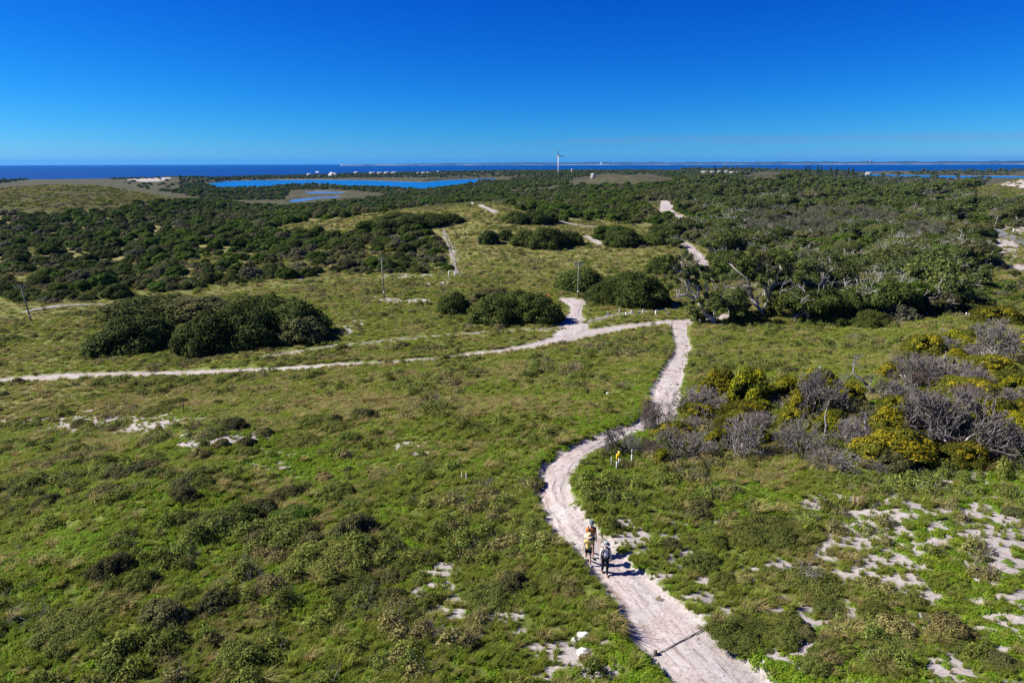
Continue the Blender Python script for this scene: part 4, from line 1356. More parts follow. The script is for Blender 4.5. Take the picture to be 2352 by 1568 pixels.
ac(3680, 1640, 170, 1560, 0, 'yellow acacia crowning the big grey bush')
ac(3560, 1760, 190, 1640, 1, 'yellow acacia on the left side of the big grey bush')
ac(3570, 1880, 270, 1730, 1, 'large yellow green acacia at the lower front of the thicket')
ac(3480, 1850, 120, 1790, 2, 'low green acacia at the left foot of the large front one')
ac(3850, 1880, 170, 1780, 2, 'olive acacia at the front right under the big grey bush')
ac(2690, 1770, 180, 1700, 1, 'yellow acacia beside the bend of the path')
ac(2645, 1858, 75, 1800, 0, 'tiny yellow acacia near the marker posts')
ac(2875, 1800, 110, 1720, 0, 'yellow acacia in front of the grey bush at the lower left')
ac(3020, 1790, 110, 1715, 1, 'small yellow acacia right of the lower left grey bush')
ac(2960, 1700, 230, 1620, 2, 'dark green acacia under the brightest yellow one')
ac(3330, 1760, 130, 1655, 1, 'yellow tufted acacia above the fallen grey limbs')
ac(2790, 1690, 180, 1620, 2, 'olive acacia in the middle of the left grey bushes')
ac(3780, 1720, 200, 1640, 2, 'green acacia at the right shoulder of the big grey bush')
ac(3960, 1720, 240, 1610, 1, 'yellow green acacia at the right side of the thicket')
ac(4070, 1590, 130, 1505, 0, 'orange yellow acacia at the right edge of the picture')
ac(4080, 1760, 120, 1660, 1, 'yellow acacia low at the right edge of the picture')
ac(3860, 1600, 250, 1520, 2, 'wide green acacia right of the grey bushes')
ac(3950, 1500, 200, 1430, 2, 'green acacia halfway up the right edge')
ac(4040, 1420, 200, 1340, 2, 'olive acacia in the upper right of the thicket')
ac(3690, 1440, 170, 1350, 2, 'dark acacia at the far left top of the right thicket')
ac(3980, 1300, 190, 1235, 2, 'yellow green acacia beside the wood at the far right')
ac(3850, 1390, 150, 1330, 1, 'yellowish acacia behind the upper grey bushes')
db(2475, 1835, 190, 1725, 'grey bare bush at the left tip of the thicket, by the marker posts', 0)
db(2640, 1745, 170, 1620, 'thin dark branched bush standing in front of the path', 1)
db(2570, 1735, 110, 1620, 'rusty bare bush overhanging the bend of the path', 0, True)
db(2780, 1680, 260, 1570, 'wide grey bush below the yellow topped acacia', 2)
db(2730, 1850, 280, 1730, 'grey tangled bush right of the tiny yellow acacia', 3)
db(2950, 1850, 190, 1690, 'upright purple grey bush at the lower left', 2)
db(2870, 1640, 200, 1560, 'rusty bush under the yellow topped acacia', 1, True)
db(3270, 1700, 230, 1500, 'tall grey tangled bush below the yellow green acacia', 0)
db(3200, 1850, 210, 1690, 'dead bush with white limbs in the middle of the thicket', 1)
db(3330, 1900, 220, 1800, 'dark fallen tangle of branches in front of the thicket', 3)
db(3390, 1800, 150, 1690, 'grey bush with bright limbs beside the thick trunk', 2)
db(3800, 1860, 430, 1590, 'biggest purple grey dead bush of the thicket', 0)
db(3680, 1800, 260, 1610, 'pale grey bush leaning against the biggest one', 2)
db(3640, 1560, 260, 1440, 'grey bush at the upper left of the right thicket', 2)
db(3790, 1560, 250, 1440, 'dark grey bush with thick limbs right of the upper left one', 1)
db(3600, 1650, 160, 1530, 'small grey bush behind the round olive acacia', 0)
db(3840, 1640, 190, 1550, 'rust tinted bush above the biggest grey one', 0, True)
db(3780, 1440, 300, 1370, 'low silver grey bush in the upper right', 0)
db(3960, 1450, 200, 1310, 'tall silver grey bush near the right edge', 2)
db(3510, 1900, 120, 1830, 'small grey bush at the foot of the large front acacia', 3)
db(4010, 1860, 220, 1700, 'dark grey bush at the lower right end', 1)
db(4060, 1660, 150, 1560, 'grey bush under the orange yellow acacia', 0)
db(3080, 1640, 150, 1580, 'grey bush between the two brightest acacias', 3)
db(3890, 1560, 130, 1480, 'pale bush between green acacias', 2)

THICKET_Q = [(2560, 1840), (2640, 1740), (2760, 1660), (2900, 1610), (3080, 1600), (3250, 1575), (3420, 1640), (3560, 1560), (3620, 1450), (3660, 1400), (3800, 1345), (3920, 1280), (4150, 1235), (4250, 1500), (4250, 1850), (4000, 1850), (3820, 1850), (3520, 1870), (3330, 1740), (3200, 1740), (3080, 1810), (2900, 1840), (2700, 1850)]
_fx = rng.uniform(2550, 4250, 900); _fy = rng.uniform(1240, 1870, 900)
_in = in_poly(_fx, _fy, THICKET_Q)
_pp = []
for qx, qy in zip(_fx[_in], _fy[_in]):
    p = hit_q(qx, qy)
    if all((p[0] - q[0]) ** 2 + (p[1] - q[1]) ** 2 > 1.25 ** 2 for q in _pp) and len(_pp) < 115:
        _pp.append(p)
        s_ = rng.uniform(.7, 1.35); u = rng.random(); rz = rng.uniform(0, 6.28)
        side = 'left' if qx < 3200 else ('middle' if qx < 3650 else 'right')
        dep_ = 'front' if qy > 1720 else ('back' if qy < 1500 else 'heart')
        loc = (p[0], p[1], tz(p[0], p[1]) - .05)
        where = 'at the %s of the %s part of the acacia thicket' % (dep_, side)
        if u < .17:
            v = rng.integers(0, 4); lab = 'grey bare bush ' + where
            plant('dead_bush', lab, 'bush', loc, (s_, s_, s_ * 1.1), rz, [('twigs', DEADB[v][0]), ('stem', DEADB[v][1])], lab)
        elif u < .27:
            v = rng.integers(0, 2); lab = 'rusty half dead bush ' + where
            plant('rusty_bush', lab, 'bush', loc, (s_, s_, s_ * 1.1), rz, [('leaves', RUSTB[v][0]), ('stem', RUSTB[v][1])], lab)
        elif u < .66:
            v = rng.integers(0, 3); lab = 'low olive shrub ' + where
            plant('olive_shrub', lab, 'shrub', loc, (s_, s_, s_ * .95), rz, [('foliage', OLIVES[v]), ('stem', STEMS[v])], lab)
        else:
            v = 2 if u < .9 else 1; lab = '%s acacia %s' % ('dark green' if v == 2 else 'yellow tufted', where)
            plant('acacia_bush', lab, 'bush', loc, (s_, s_, s_ * 1.05), rz, [('foliage', ACACIAS[v]), ('stem', STEMS[v])], lab)

# crooked dead tree and other bare limbs of the thicket (limbs read as polylines in the picture, at one distance each)
M_DEADB = leafmat('weathered_dead_wood', [(.13, .12, .115), (.20, .187, .18), (.30, .285, .275)], 0, .9, .2, .05)


def limb_tree(name, label, base_q, limbs, radii, m=M_BARK, twigs=6, seed=1, depth=.6, group=None, twl=.35):
    p = hit_q(*base_q); D = math.hypot(p[0], p[1]); r = np.random.default_rng(seed)
    z0 = tz(p[0], p[1])
    def up_(q, dd):
        d = ray_q(*q); t = D + dd
        return np.array((d[0] * t, d[1] * t, CAM_H + d[2] * t))
    t = thing(name, label, 'tree', (p[0], p[1], z0))
    o = np.array((p[0], p[1], z0))
    for k, (pl, rd) in enumerate(zip(limbs, radii)):
        pts = [up_(q, depth * (r.random() - .5) * i * .35) - o for i, q in enumerate(pl)]
        if k == 0: pts[0][2] = -.15
        rr = np.linspace(rd, rd * .45, len(pts))
        MB().tube(pts, list(rr), 7).build('trunk' if k == 0 else 'limb', m, t, smooth=True)
        segs = []; tips = []
        for i in range(twigs):
            j = r.integers(max(0, len(pts) - 2), len(pts))
            grow(r, pts[j], r.normal(0, 1, 3) * (1, 1, .6) + (0, 0, .7), twl, max(.012, rd * .22) if twl > 1 else rd * .28, 2, segs, tips, .7, (2, 3), .1, 2, .7, .25, .006)
        if segs and twigs:
            tag(obj('twigs', wood_mesh('bare_twigs', np.array(segs), M_TWIG, 4), t), kind='stuff')
    return t



def zq(*pts):
    return [(2640 + a / 3.92, 980 + b / 3.92) for a, b in pts]


def leafy(t, base_q, clumps, n, size, seed, m=M_GUM):
    p = hit_q(*base_q); D = math.hypot(p[0], p[1]); r = np.random.default_rng(seed); z0 = tz(p[0], p[1])
    P = []; N = []
    for zx, zy, rad in clumps:
        d = ray_q(2640 + zx / 3.92, 980 + zy / 3.92); tt = D + r.normal(0, .9)
        c = np.array((d[0] * tt - p[0], d[1] * tt - p[1], CAM_H + d[2] * tt - z0))
        for j in range(5):
            cc = c + r.normal(0, .46 * rad, 3); rr = rad * r.uniform(.4, .68)
            dd = r.normal(0, 1, (n // 5, 3)); dd /= np.linalg.norm(dd, axis=1, keepdims=True)
            P.append(cc + dd * rr * r.uniform(.5, 1, (n // 5, 1)) * (1, 1, .75)); N.append(dd + (0, 0, .3))
    P = np.concatenate(P); N = np.concatenate(N)
    P[:, 2] = np.maximum(P[:, 2], .1)
    V, Q = leaves(P, N, size, r, .55, .4)
    obj('crown', mesh('gum_crown', V, Q, m), t)


_t = limb_tree('gum_tree', 'big leaning gum tree with bare pale limbs right beside the path junction', (2859, 1298), [
    zq((860, 1260), (800, 1140), (700, 1080), (650, 980), (600, 890), (510, 825), (400, 785), (280, 800)), zq((610, 900), (560, 800), (480, 730), (465, 640)), zq((605, 880), (600, 760), (595, 660), (500, 640), (440, 560), (380, 420), (340, 300), (310, 220)),
    zq((430, 790), (435, 660), (400, 590), (340, 540), (290, 530)), zq((440, 560), (380, 420), (300, 430), (200, 350)), zq((640, 960), (700, 800), (760, 700), (690, 500), (640, 440), (610, 350), (585, 250)), zq((480, 620), (560, 500), (500, 330), (490, 220)), zq((500, 640), (430, 470), (420, 300), (390, 200)),
    zq((850, 1200), (850, 1040), (880, 760), (870, 680), (800, 500)), zq((860, 1150), (900, 1000), (985, 720), (1040, 640)), zq((700, 1080), (760, 900), (720, 720), (700, 620)), zq((985, 720), (1080, 640), (1100, 590)), zq((870, 1230), (990, 1260), (1080, 1330))],
    [.40, .21, .25, .13, .12, .16, .11, .11, .18, .15, .13, .1, .14], seed=21, twigs=9, depth=1.6, twl=1.1)
_t['group'] = 'big gum trees right of the junction'
leafy(_t, (2859, 1298), [(130, 230, 1.0), (200, 200, 1.1), (330, 170, 1.0), (430, 180, .9), (130, 590, 1.2), (240, 480, 1.0), (170, 650, .8), (380, 430, .9), (470, 530, 1.0), (560, 450, .9), (650, 400, 1.0), (720, 470, .9), (820, 390, 1.5), (900, 330, 1.4), (860, 480, 1.2), (1000, 420, 1.3), (560, 600, .7), (620, 700, .6),
    (600, 950, 1.0), (700, 790, 1.0), (850, 860, 1.4), (960, 960, 1.4), (760, 1040, 1.1), (550, 1050, 1.0), (610, 1160, 1.0), (690, 1210, .9), (1010, 860, 1.2), (1200, 970, 1.2), (1100, 1060, 1.0), (760, 1280, .8), (900, 1010, 1.1), (500, 960, .8), (540, 1180, .7)], 850, .13, 5)
_t = limb_tree('gum_tree', 'gum tree with a dark forked trunk just right of the leaning one', (3058, 1272), [
    zq((1640, 1150), (1600, 1060), (1540, 980), (1450, 870), (1330, 830), (1200, 830)), zq((1450, 870), (1430, 790), (1360, 720), (1250, 700)), zq((1540, 980), (1520, 830), (1600, 760), (1640, 800), (1650, 700)), zq((1440, 800), (1310, 690), (1310, 630), (1420, 640)), zq((1600, 1060), (1700, 850), (1760, 640), (1860, 500), (1900, 390), (1880, 330)), zq((1160, 850), (1150, 740), (1200, 640)), zq((1180, 850), (1270, 780), (1310, 680)), zq((1500, 930), (1350, 500), (1240, 430), (1100, 300)), zq((1700, 850), (1600, 420), (1540, 330)), zq((1760, 640), (2000, 560), (2120, 480), (2080, 340))],
    [.40, .2, .18, .13, .24, .12, .12, .18, .16, .15], seed=23, twigs=8, depth=2.0, twl=1.1)
_t['group'] = 'big gum trees right of the junction'
leafy(_t, (3058, 1272), [(1100, 330, 1.6), (1240, 260, 1.5), (1400, 200, 1.5), (1550, 250, 1.6), (1700, 180, 1.5), (1880, 230, 1.6), (2000, 190, 1.6), (2150, 260, 1.6), (1430, 530, 1.3), (1560, 570, 1.4), (1300, 600, 1.0), (1350, 900, 1.1), (1740, 880, 1.5), (1860, 960, 1.4), (1700, 980, 1.2), (2000, 700, 1.5), (2080, 600, 1.6), (2200, 480, 1.6), (1950, 430, 1.4), (1780, 480, 1.3), (1640, 400, 1.2), (1900, 600, 1.4), (2250, 880, 1.6), (2180, 1000, 1.5), (2300, 700, 1.5), (1800, 740, 1.2), (1290, 330, 1.2), (1500, 380, 1.1)], 900, .14, 6)

limb_tree('dead_tree', 'crooked dead tree with a hooked bare limb above the right thicket', (3500, 1585), [[(3500, 1588), (3478, 1555), (3455, 1525), (3430, 1508), (3412, 1490), (3416, 1455), (3424, 1435)], [(3478, 1552), (3482, 1530), (3488, 1518)], [(3412, 1490), (3395, 1510), (3380, 1540)], [(3508, 1585), (3522, 1560), (3530, 1545)]], [.13, .08, .06, .05], m=M_DEADB, seed=4, twigs=12)
limb_tree('bare_tree', 'thick pale leaning trunk in the middle of the thicket', (3458, 1770), [[(3456, 1775), (3462, 1740), (3464, 1700), (3460, 1660)], [(3462, 1735), (3430, 1715), (3400, 1700), (3380, 1712)], [(3440, 1760), (3410, 1740), (3385, 1745), (3345, 1748)]], [.15, .07, .06], m=M_DEADB, seed=6, twigs=10)
limb_tree('bare_tree', 'slender white bent stem left of the thick pale trunk', (3290, 1775), [[(3285, 1775), (3300, 1740), (3304, 1700), (3300, 1665), (3310, 1630), (3318, 1600)], [(3290, 1770), (3270, 1790), (3255, 1800)]], [.075, .05], m=M_DEADB, seed=8, twigs=10)
limb_tree('fallen_limb', 'pale fallen limb lying in the grass below the thicket', (3330, 1795), [[(3285, 1775), (3310, 1783), (3340, 1790), (3350, 1800)], [(3310, 1783), (3280, 1810), (3250, 1815)], [(3330, 1790), (3300, 1815), (3262, 1812)]], [.09, .05, .045], seed=9)
limb_tree('fallen_limb', 'bleached branch arching over the shade at the lower left of the thicket', (3080, 1830), [[(3040, 1822), (3060, 1810), (3075, 1815), (3082, 1832)], [(3030, 1845), (3050, 1838), (3068, 1842)]], [.04, .03], seed=10, twigs=3)
limb_tree('bare_tree', 'dark thick broken log in the upper grey bushes', (3740, 1540), [[(3715, 1535), (3745, 1515), (3775, 1500)], [(3720, 1540), (3690, 1530), (3660, 1515)]], [.16, .08], m=M_DEADB, seed=12)
limb_tree('fallen_limb', 'black fallen log on the slope right of the crooked dead tree', (3530, 1620), [[(3510, 1625), (3550, 1605), (3590, 1585)]], [.13], m=M_DARKB, seed=13, twigs=2)
limb_tree('dead_branch', 'bleached branches poking from the heath in the bottom left', (190, 2480), [[(130, 2530), (160, 2500), (190, 2470), (200, 2440)], [(160, 2500), (120, 2480), (80, 2470)], [(200, 2520), (230, 2495), (250, 2480)]], [.02, .015, .015], seed=14, twigs=7)
limb_tree('dead_branch', 'small bleached branch in the sandy slope at the right', (3250, 2335), [[(3255, 2345), (3240, 2315), (3225, 2290)], [(3255, 2345), (3220, 2325), (3195, 2300)]], [.018, .014], seed=15, twigs=8)
limb_tree('dead_tree', 'white broken stump at the back of the green clearing', (3628, 1287), [[(3628, 1290), (3632, 1278), (3638, 1268)], [(3628, 1285), (3615, 1283)]], [.12, .08], seed=16, twigs=2)

HOUSES = [(1490, 693, 2350, 26, 'long low white roofed house, leftmost across the lake'), (1520, 693, 2370, 22, 'second white roofed house from the left across the lake'), (1548, 692, 2350, 24, 'third white roofed house from the left across the lake'), (1578, 692, 2380, 26, 'fourth white roofed house, right end of the row across the lake'),
          (1672, 694, 2300, 12, 'small white house standing alone right of the row across the lake'), (1695, 693, 2320, 20, 'white house in the pair near the far shore'), (1712, 692, 2360, 14, 'right hand house of the pair near the far shore'), (1753, 688, 2400, 10, 'tiny white house highest on the far shore'),
          (2372, 701, 1350, 18, 'pale shed below the wind turbine hill'), (2818, 690, 1900, 28, 'left white roofed building of the settlement'), (2850, 690, 1930, 22, 'second white roofed building of the settlement'), (2877, 689, 1950, 14, 'small white building in the middle of the settlement'), (2906, 688, 1950, 14, 'white building left of the two storey one'), (2938, 692, 1900, 38, 'large white building at the right end of the settlement'),
          (3475, 693, 2650, 20, 'white roofed shed beyond the right hand lake'), (2288, 680, 1800, 7, 'tiny white hut right of the wind turbine')]
HOUSES = [(h[0], h[1], h[2], h[3], h[4], h[5] if len(h) > 5 and h[5] else None, h[6] if len(h) > 6 else 1) for h in HOUSES]
CLEAR = []
for h in HOUSES:
    d = ray_q(h[0], h[1])
    for back in (0, 20, 40, 65):
        CLEAR.append((d[0] * (h[2] - back), d[1] * (h[2] - back), h[3] / 8 / F * h[2] + 10))


# ------------------------------------------------------------------ thickets and woodland: nearest as single plants, the rest as one mass per zone
def poisson(x, y, rad):
    order = np.arange(len(x)); grid = {}; keep = []
    cell = max(1.0, float(rad.max()))
    for i in order:
        gx, gy = int(x[i] // cell), int(y[i] // cell); ok = True
        for a in (-1, 0, 1):
            for b in (-1, 0, 1):
                for j in grid.get((gx + a, gy + b), ()):
                    if (x[i] - x[j]) ** 2 + (y[i] - y[j]) ** 2 < (.5 * (rad[i] + rad[j])) ** 2:
                        ok = False; break
                if not ok: break
            if not ok: break
        if ok:
            grid.setdefault((gx, gy), []).append(i); keep.append(i)
    return np.array(keep)


def woods():
    bandsets = [(118, 260, .16, 1.0), (260, 480, .075, 1.25), (480, 900, .030, 1.6), (900, 1500, .015, 1.9), (1500, 2900, .0075, 2.2)]
    rec = []
    for d0, d1, dens, k in bandsets:
        n = int(math.radians(88) / 2 * (d1 ** 2 - d0 ** 2) * dens)
        x, y = sample_fan(n, d0, d1)
        z = terr(x, y)
        m, qx, qy = veg_mask(x, y, z)
        e, _, _ = path_field(x, y)
        D = np.hypot(x, y)
        gap = fbm(x, y, 16, 3, 51)
        m &= (gap > np.where(qx < 2000, .33, .38)) | (rng.random(n) < .12)
        # fringe: open low ground around the lagoons and far hills keeps fewer bushes
        m &= ~((qy < 760) & (qx < 2100) & (rng.random(n) < .25))
        m &= (qx > -200) & (qx < 4300)
        m &= ~((qx > 420) & (qx < 720) & (D > 1250) & (D < 2000) & (rng.random(n) < .93))
        for cx, cy_, cr in CLEAR:
            m &= (x - cx) ** 2 + (y - cy_) ** 2 > cr * cr
        x, y, z, qx, qy, D, e = [a[m] for a in (x, y, z, qx, qy, D, e)]
        n = len(x)
        right = qx > 2700 - (qy - 900) * .1
        R = rng.uniform(1.6, 3.6, n) * k ** .45 * np.where(right, 1.12, 1.0)
        low = (~right) & (qy > 1000) & (rng.random(n) < .72)
        R = np.where(low, rng.uniform(.9, 1.9, n), R)
        edge_r = (qx > 3820) & (qy > 1080) & (qy < 1260)
        R = np.where(edge_r, rng.uniform(.9, 1.6, n), R)
        ok = e > R * .75
        ok &= ~((qx > 2620) & (qx < 3230) & (qy > 1090) & (D < 165))
        ok &= ~((qx > 3320) & (D > 850) & (D < 2550) & (rng.random(n) < .8))
        ok &= np.where(qx < 2700, True, e > R * .9)
        x, y, z, qx, qy, D, R, right, low = [a[ok] for a in (x, y, z, qx, qy, D, R, right, low)]
        kp = poisson(x, y, R * 1.15)
        rec.append(np.column_stack([x, y, z, qx, qy, D, R, right, low])[kp])
    A = np.concatenate(rec)
    A = A[np.argsort(A[:, 5] / A[:, 6])]
    n = len(A)
    right = A[:, 7] > 0
    u = rng.random(n); gn = fbm(A[:, 0], A[:, 1], 38, 3, 61)
    tn = fbm(A[:, 0], A[:, 1], 26, 3, 67)
    # 0 dome 1 green 2 olive 3 grey 4 tree 5 bare tree
    kind = np.where(u < .52, 0, np.where(u < .78, 2, 1))
    kind = np.where((gn > .56) & (u > .35), 1, kind)
    kind = np.where((rng.random(n) < .10), 3, kind)
    kind = np.where(right & (rng.random(n) < np.clip((tn - .38) * 5, .08, .8)), 4, kind)
    bare = (A[:, 3] > 2950) & (A[:, 3] < 3760) & (A[:, 4] > 865) & (A[:, 4] < 965)
    kind = np.where(bare & (rng.random(n) < .75), 5, kind)
    kind = np.where(right & (kind == 4) & (rng.random(n) < .08), 5, kind)
    kind = np.where((A[:, 8] > 0) & (rng.random(n) < .25), 3, kind)
    HI = [DOMES, GREENS, OLIVES, GREYS]; LO = [DOMES_LO, GREENS_LO, OLIVES_LO, GREYS_LO]
    NM = ['rounded_shrub', 'green_shrub', 'olive_shrub', 'grey_shrub', 'woodland_tree', 'bare_tree']
    words = ['dark rounded shrub', 'fresh green shrub', 'olive shrub', 'grey shrub', 'leafy woodland tree', 'bare grey limbed tree']
    count = [0] * 6
    limit = [230, 150, 150, 90, 190, 90]
    rest = {('left', k): [] for k in range(6)}; rest.update({('right', k): [] for k in range(6)})
    for i in range(n):
        x, y, z, qx, qy, D, R, rt_, low = A[i]; k = int(kind[i])
        rz = rng.uniform(0, 6.28)
        side = 'right' if rt_ else 'left'
        if count[k] < limit[k] and D < 620:
            count[k] += 1
            if rt_:
                zone = ('at the front of the right wood', 'f') if D < 190 else (('in the mid right wood', 'm') if D < 330 else ('far back in the right wood', 'b'))
            elif qx < 1830 and qy > 960:
                zone = ('in the low left thicket', 'l') if D < 210 else ('in the middle left thicket', 'm')
            elif qx < 1830:
                zone = ('in the far left thicket', 'f')
            else:
                zone = ('in scrub beyond the hill', 's')
            size = 'small ' if R < 1.5 else ('big ' if R > 3.1 else '')
            if rt_:
                col = 'near the trail' if qx < 2950 else ('above the gum trees' if qx < 3350 else ('left of the road' if qx < 3800 else 'near the right edge'))
            else:
                col = 'near the left edge' if qx < 450 else ('left of the tall pole' if qx < 1000 else ('around the tall pole' if qx < 1600 else ('near the fence' if qx < 1830 else ('above the junction pole' if qx < 2350 else 'by the far trail'))))
            lab = '%s%s %s, %s' % (size, words[k], zone[0], col)
            if k < 4:
                v = rng.integers(0, len(HI[k]))
                plant(NM[k], lab, 'shrub', (x, y, z - .05), (R, R * rng.uniform(.85, 1.15), R * rng.uniform(.75, 1.05)), rz, [('foliage', HI[k][v]), ('stem', STEMS[v % 3])], lab + 's')
            else:
                src = TREES if k == 4 else DEADTREES
                v = rng.integers(0, len(src)); s = R / 3.4 * (1.2 if k == 4 else .95)
                plant(NM[k], lab, 'tree', (x, y, z - .05), (s * 1.05, s * 1.05, s * rng.uniform(.7, .9)), rz, [('trunk', src[v][0]), ('crown', src[v][1])], lab + 's')
        else:
            rest[(side, k)].append((x, y, z - .1, R, rz))
    for (side, k), L in rest.items():
        if not L: continue
        P = np.array(L); m_ = len(P)
        if k < 4:
            src = LO[k]; S_ = np.column_stack([P[:, 3], P[:, 3], P[:, 3] * rng.uniform(.7, 1.0, m_)]); srcs = src
            rot = np.column_stack([np.zeros(m_), np.zeros(m_), P[:, 4]])
            scatter(('left_' if side == 'left' else 'right_') * 0 + ('far_scrub' if k != 3 else 'far_grey_scrub'), P[:, :3], rot, S_, srcs, rng.integers(0, len(srcs), m_),
                    '%s scrub reaching to the coast on the %s' % (['dark', 'fresh green', 'olive', 'grey'][k], side), 'scrub')
        else:
            tt = TREES_LO if k == 4 else DEADTREES
            s = P[:, 3] / 3.4
            S_ = np.column_stack([s, s, s * .85]); rot = np.column_stack([np.zeros(m_), np.zeros(m_), P[:, 4]])
            vi = rng.integers(0, len(tt), m_)
            scatter('far_tree_crowns', P[:, :3], rot, S_, [c for _, c in tt], vi, 'crowns of the far woodland trees on the %s' % side, 'woodland')
            scatter('far_tree_trunks', P[:, :3], rot, S_, [t_ for t_, _ in tt], vi, 'trunks of the far woodland trees on the %s' % side, 'woodland')
    print('WOODS', n, count, {k: len(v) for k, v in rest.items()})


woods()

# ------------------------------------------------------------------ man-made things
M_WOOD = plain('weathered_timber', (.30, .275, .235), .85, .25, 4, bump=.3)
M_POLE = plain('treated_pole_timber', (.20, .19, .14), .85, .22, 2.5, bump=.3)
M_STEEL = plain('galvanised_steel', (.50, .52, .54), .45, .08, 3, metal=.6)
M_WHITE = plain('white_paint', (.78, .78, .77), .55, .05, 2)
M_PLAST = plain('white_plastic', (.80, .81, .82), .5, .04, 2)
M_YEL = plain('yellow_paint', (.80, .52, .02), .5, .06, 2)
M_ORNG = plain('orange_plastic', (.80, .14, .02), .5, .05, 2)
M_DARK = plain('dark_metal', (.03, .03, .032), .5, .1, 2)
M_CERAM = plain('brown_insulator', (.55, .56, .58), .3, .05, 2)
M_ROCK = plain('white_limestone', (.62, .59, .55), .9, .18, 2.5, bump=.6)
M_ROOF = plain('pale_roof', (.55, .54, .53), .6, .06, .4)
M_ROOFR = plain('terracotta_roof', (.38, .20, .12), .8, .12, .4)
M_WALL = plain('limestone_wall', (.36, .33, .28), .85, .08, .5)
M_GLASS = plain('dark_window', (.02, .025, .03), .15, .05, 1, spec=.6)


def height_q(base, top_qy):
    D = math.hypot(base[0], base[1])
    d = ray_q(0, 0)
    # height above the base of a point seen at row top_qy in the same column
    return D


def pole_h(p, qx, top):
    D = math.hypot(p[0], p[1])
    return CAM_H + ray_q(qx, top)[2] * D - p[2]


def utility_pole(qx, qy, tx, top, label, arm=0.0, arms=1, band=True):
    p = at_q(qx, qy)
    D = math.hypot(p[0], p[1]); H = pole_h(p, tx, top)
    dx = (tx - qx) / 4 / F * D
    t = thing('utility_pole', label, 'pole', p, 0, 'power poles')
    top_p = np.array((dx, 0, H))
    MB().tube([(0, 0, -.3), top_p * .5, top_p], [.16, .135, .11], 10).build('post', M_POLE, t, smooth=True)
    if band:
        MB().tube([top_p * .16, top_p * .19], [.168, .168], 10).build('marker_band', M_WHITE, t)
    ca, sa = math.cos(arm), math.sin(arm)
    for k in range(arms):
        zt = H - .25 - .55 * k
        c = np.array((dx * zt / H, -.17, zt))
        b = MB(); b.box(c, (1.9, .12, .13), arm); arm_o = b.build('crossarm', M_POLE, t)
        for s in (-.85, -.35, .35, .85):
            q = c + np.array((ca * s, sa * s, .065))
            MB().lathe([(.0, 0), (.03, 0), (.03, .05), (.065, .06), (.05, .13), (.07, .15), (.04, .22), (0, .23)], 8, q).build('insulator', M_CERAM, arm_o, smooth=True)
        for s in (-.5, .5):
            MB().tube([c + np.array((ca * s, sa * s, -.05)), (dx * (zt - .6) / H, -.12, zt - .6)], .02, 5).build('brace', M_STEEL, t)
    return t


utility_pole(127, 1288, 112, 1142, 'leaning power pole at the left edge beside the valley track', .9)
utility_pole(1538, 1197, 1534, 1033, 'tall power pole standing in front of the low thicket', 1.1)
utility_pole(2312, 1190, 2312, 1046, 'power pole with two crossarms at the track junction', .35, 2)
utility_pole(3288, 1195, 3286, 1046, 'power pole whose crossarm shows among the gum trees', .1, 1, False)
utility_pole(4036, 1080, 4049, 985, 'bare topped power pole in the roadside clearing at the right', .6, 1, False)
utility_pole(3975, 922, 3981, 862, 'pale power pole just behind the road at the right', .1, 1, False)
utility_pole(3727, 832, 3729, 793, 'small far power pole left of the pale one', .1, 1, False)
utility_pole(3570, 800, 3571, 755, 'slender far power pole above the glimpse of road', .1, 1, False)
utility_pole(3489, 800, 3490, 768, 'shortest far power pole in the right hand wood', .1, 1, False)


def stake(qx, qy, top, label, w=.06, m=M_WOOD, cap=None, capk=.5, plate=None, lean=0.0, cat='post', name='marker_post', group=None):
    p = at_q(qx, qy); H = max(.4, pole_h(p, qx, top))
    t = thing(name, label, cat, p, R_.uniform(-.3, .3), group)
    MB().box((lean * H * .5, 0, H / 2 - .1), (w, w, H + .2), tilt=(0, math.atan(lean), 0)).build('stake', m, t)
    if cap is not None:
        MB().box((lean * H, 0, H * (1 - capk / 2) + .01), (w * 1.3, w * 1.3, H * capk)).build('coloured_top', cap, t)
    if plate is not None:
        MB().box((0, -w * .5 - .012, H * .80), (.17, .02, H * .40)).build('sign_plate', plate, t)
    return t


G9 = 'marker posts beside the path'
stake(2445, 1868, 1826, 'plain grey marker post, leftmost by the grey bush', .07, M_WOOD, group=G9)
stake(2466, 1879, 1816, 'marker post with a yellow upper half, nearest to the path', .06, M_WHITE, M_YEL, .45, group=G9)
stake(2474, 1868, 1804, 'tall marker post with a broad yellow plate', .06, M_WHITE, None, 0, M_YEL, group=G9)
stake(2481, 1860, 1843, 'short thin stake between the yellow posts and the white one', .03, M_WHITE, group=G9)
stake(2526, 1858, 1798, 'white marker post standing right of the yellow ones', .06, M_WHITE, M_WOOD, .3, group=G9)
stake(1847, 1920, 1886, 'left one of two thin white stakes in the grass', .035, M_WHITE, M_YEL, .15, group='pair of white stakes')
stake(1865, 1924, 1886, 'right one of two thin white stakes in the grass', .03, M_WHITE, M_YEL, .15, group='pair of white stakes')
stake(737, 1657, 1602, 'lone dark post on the rise behind the left sand patch', .07, M_DARK)
stake(2685, 1312, 1283, 'grey timber post where the path meets the track', .16, M_WOOD)
stake(3864, 1266, 1250, 'left pale post at the back of the green clearing', .14, M_WHITE, group='pair of pale posts')
stake(3875, 1270, 1249, 'right pale post with a side arm at the back of the clearing', .14, M_WHITE, plate=M_WHITE, group='pair of pale posts')
stake(4052, 932, 914, 'pale roadside post behind the cyclists', .25, M_WHITE)
stake(3598, 815, 803, 'small white sign beside the far glimpse of road', .5, M_WHITE)

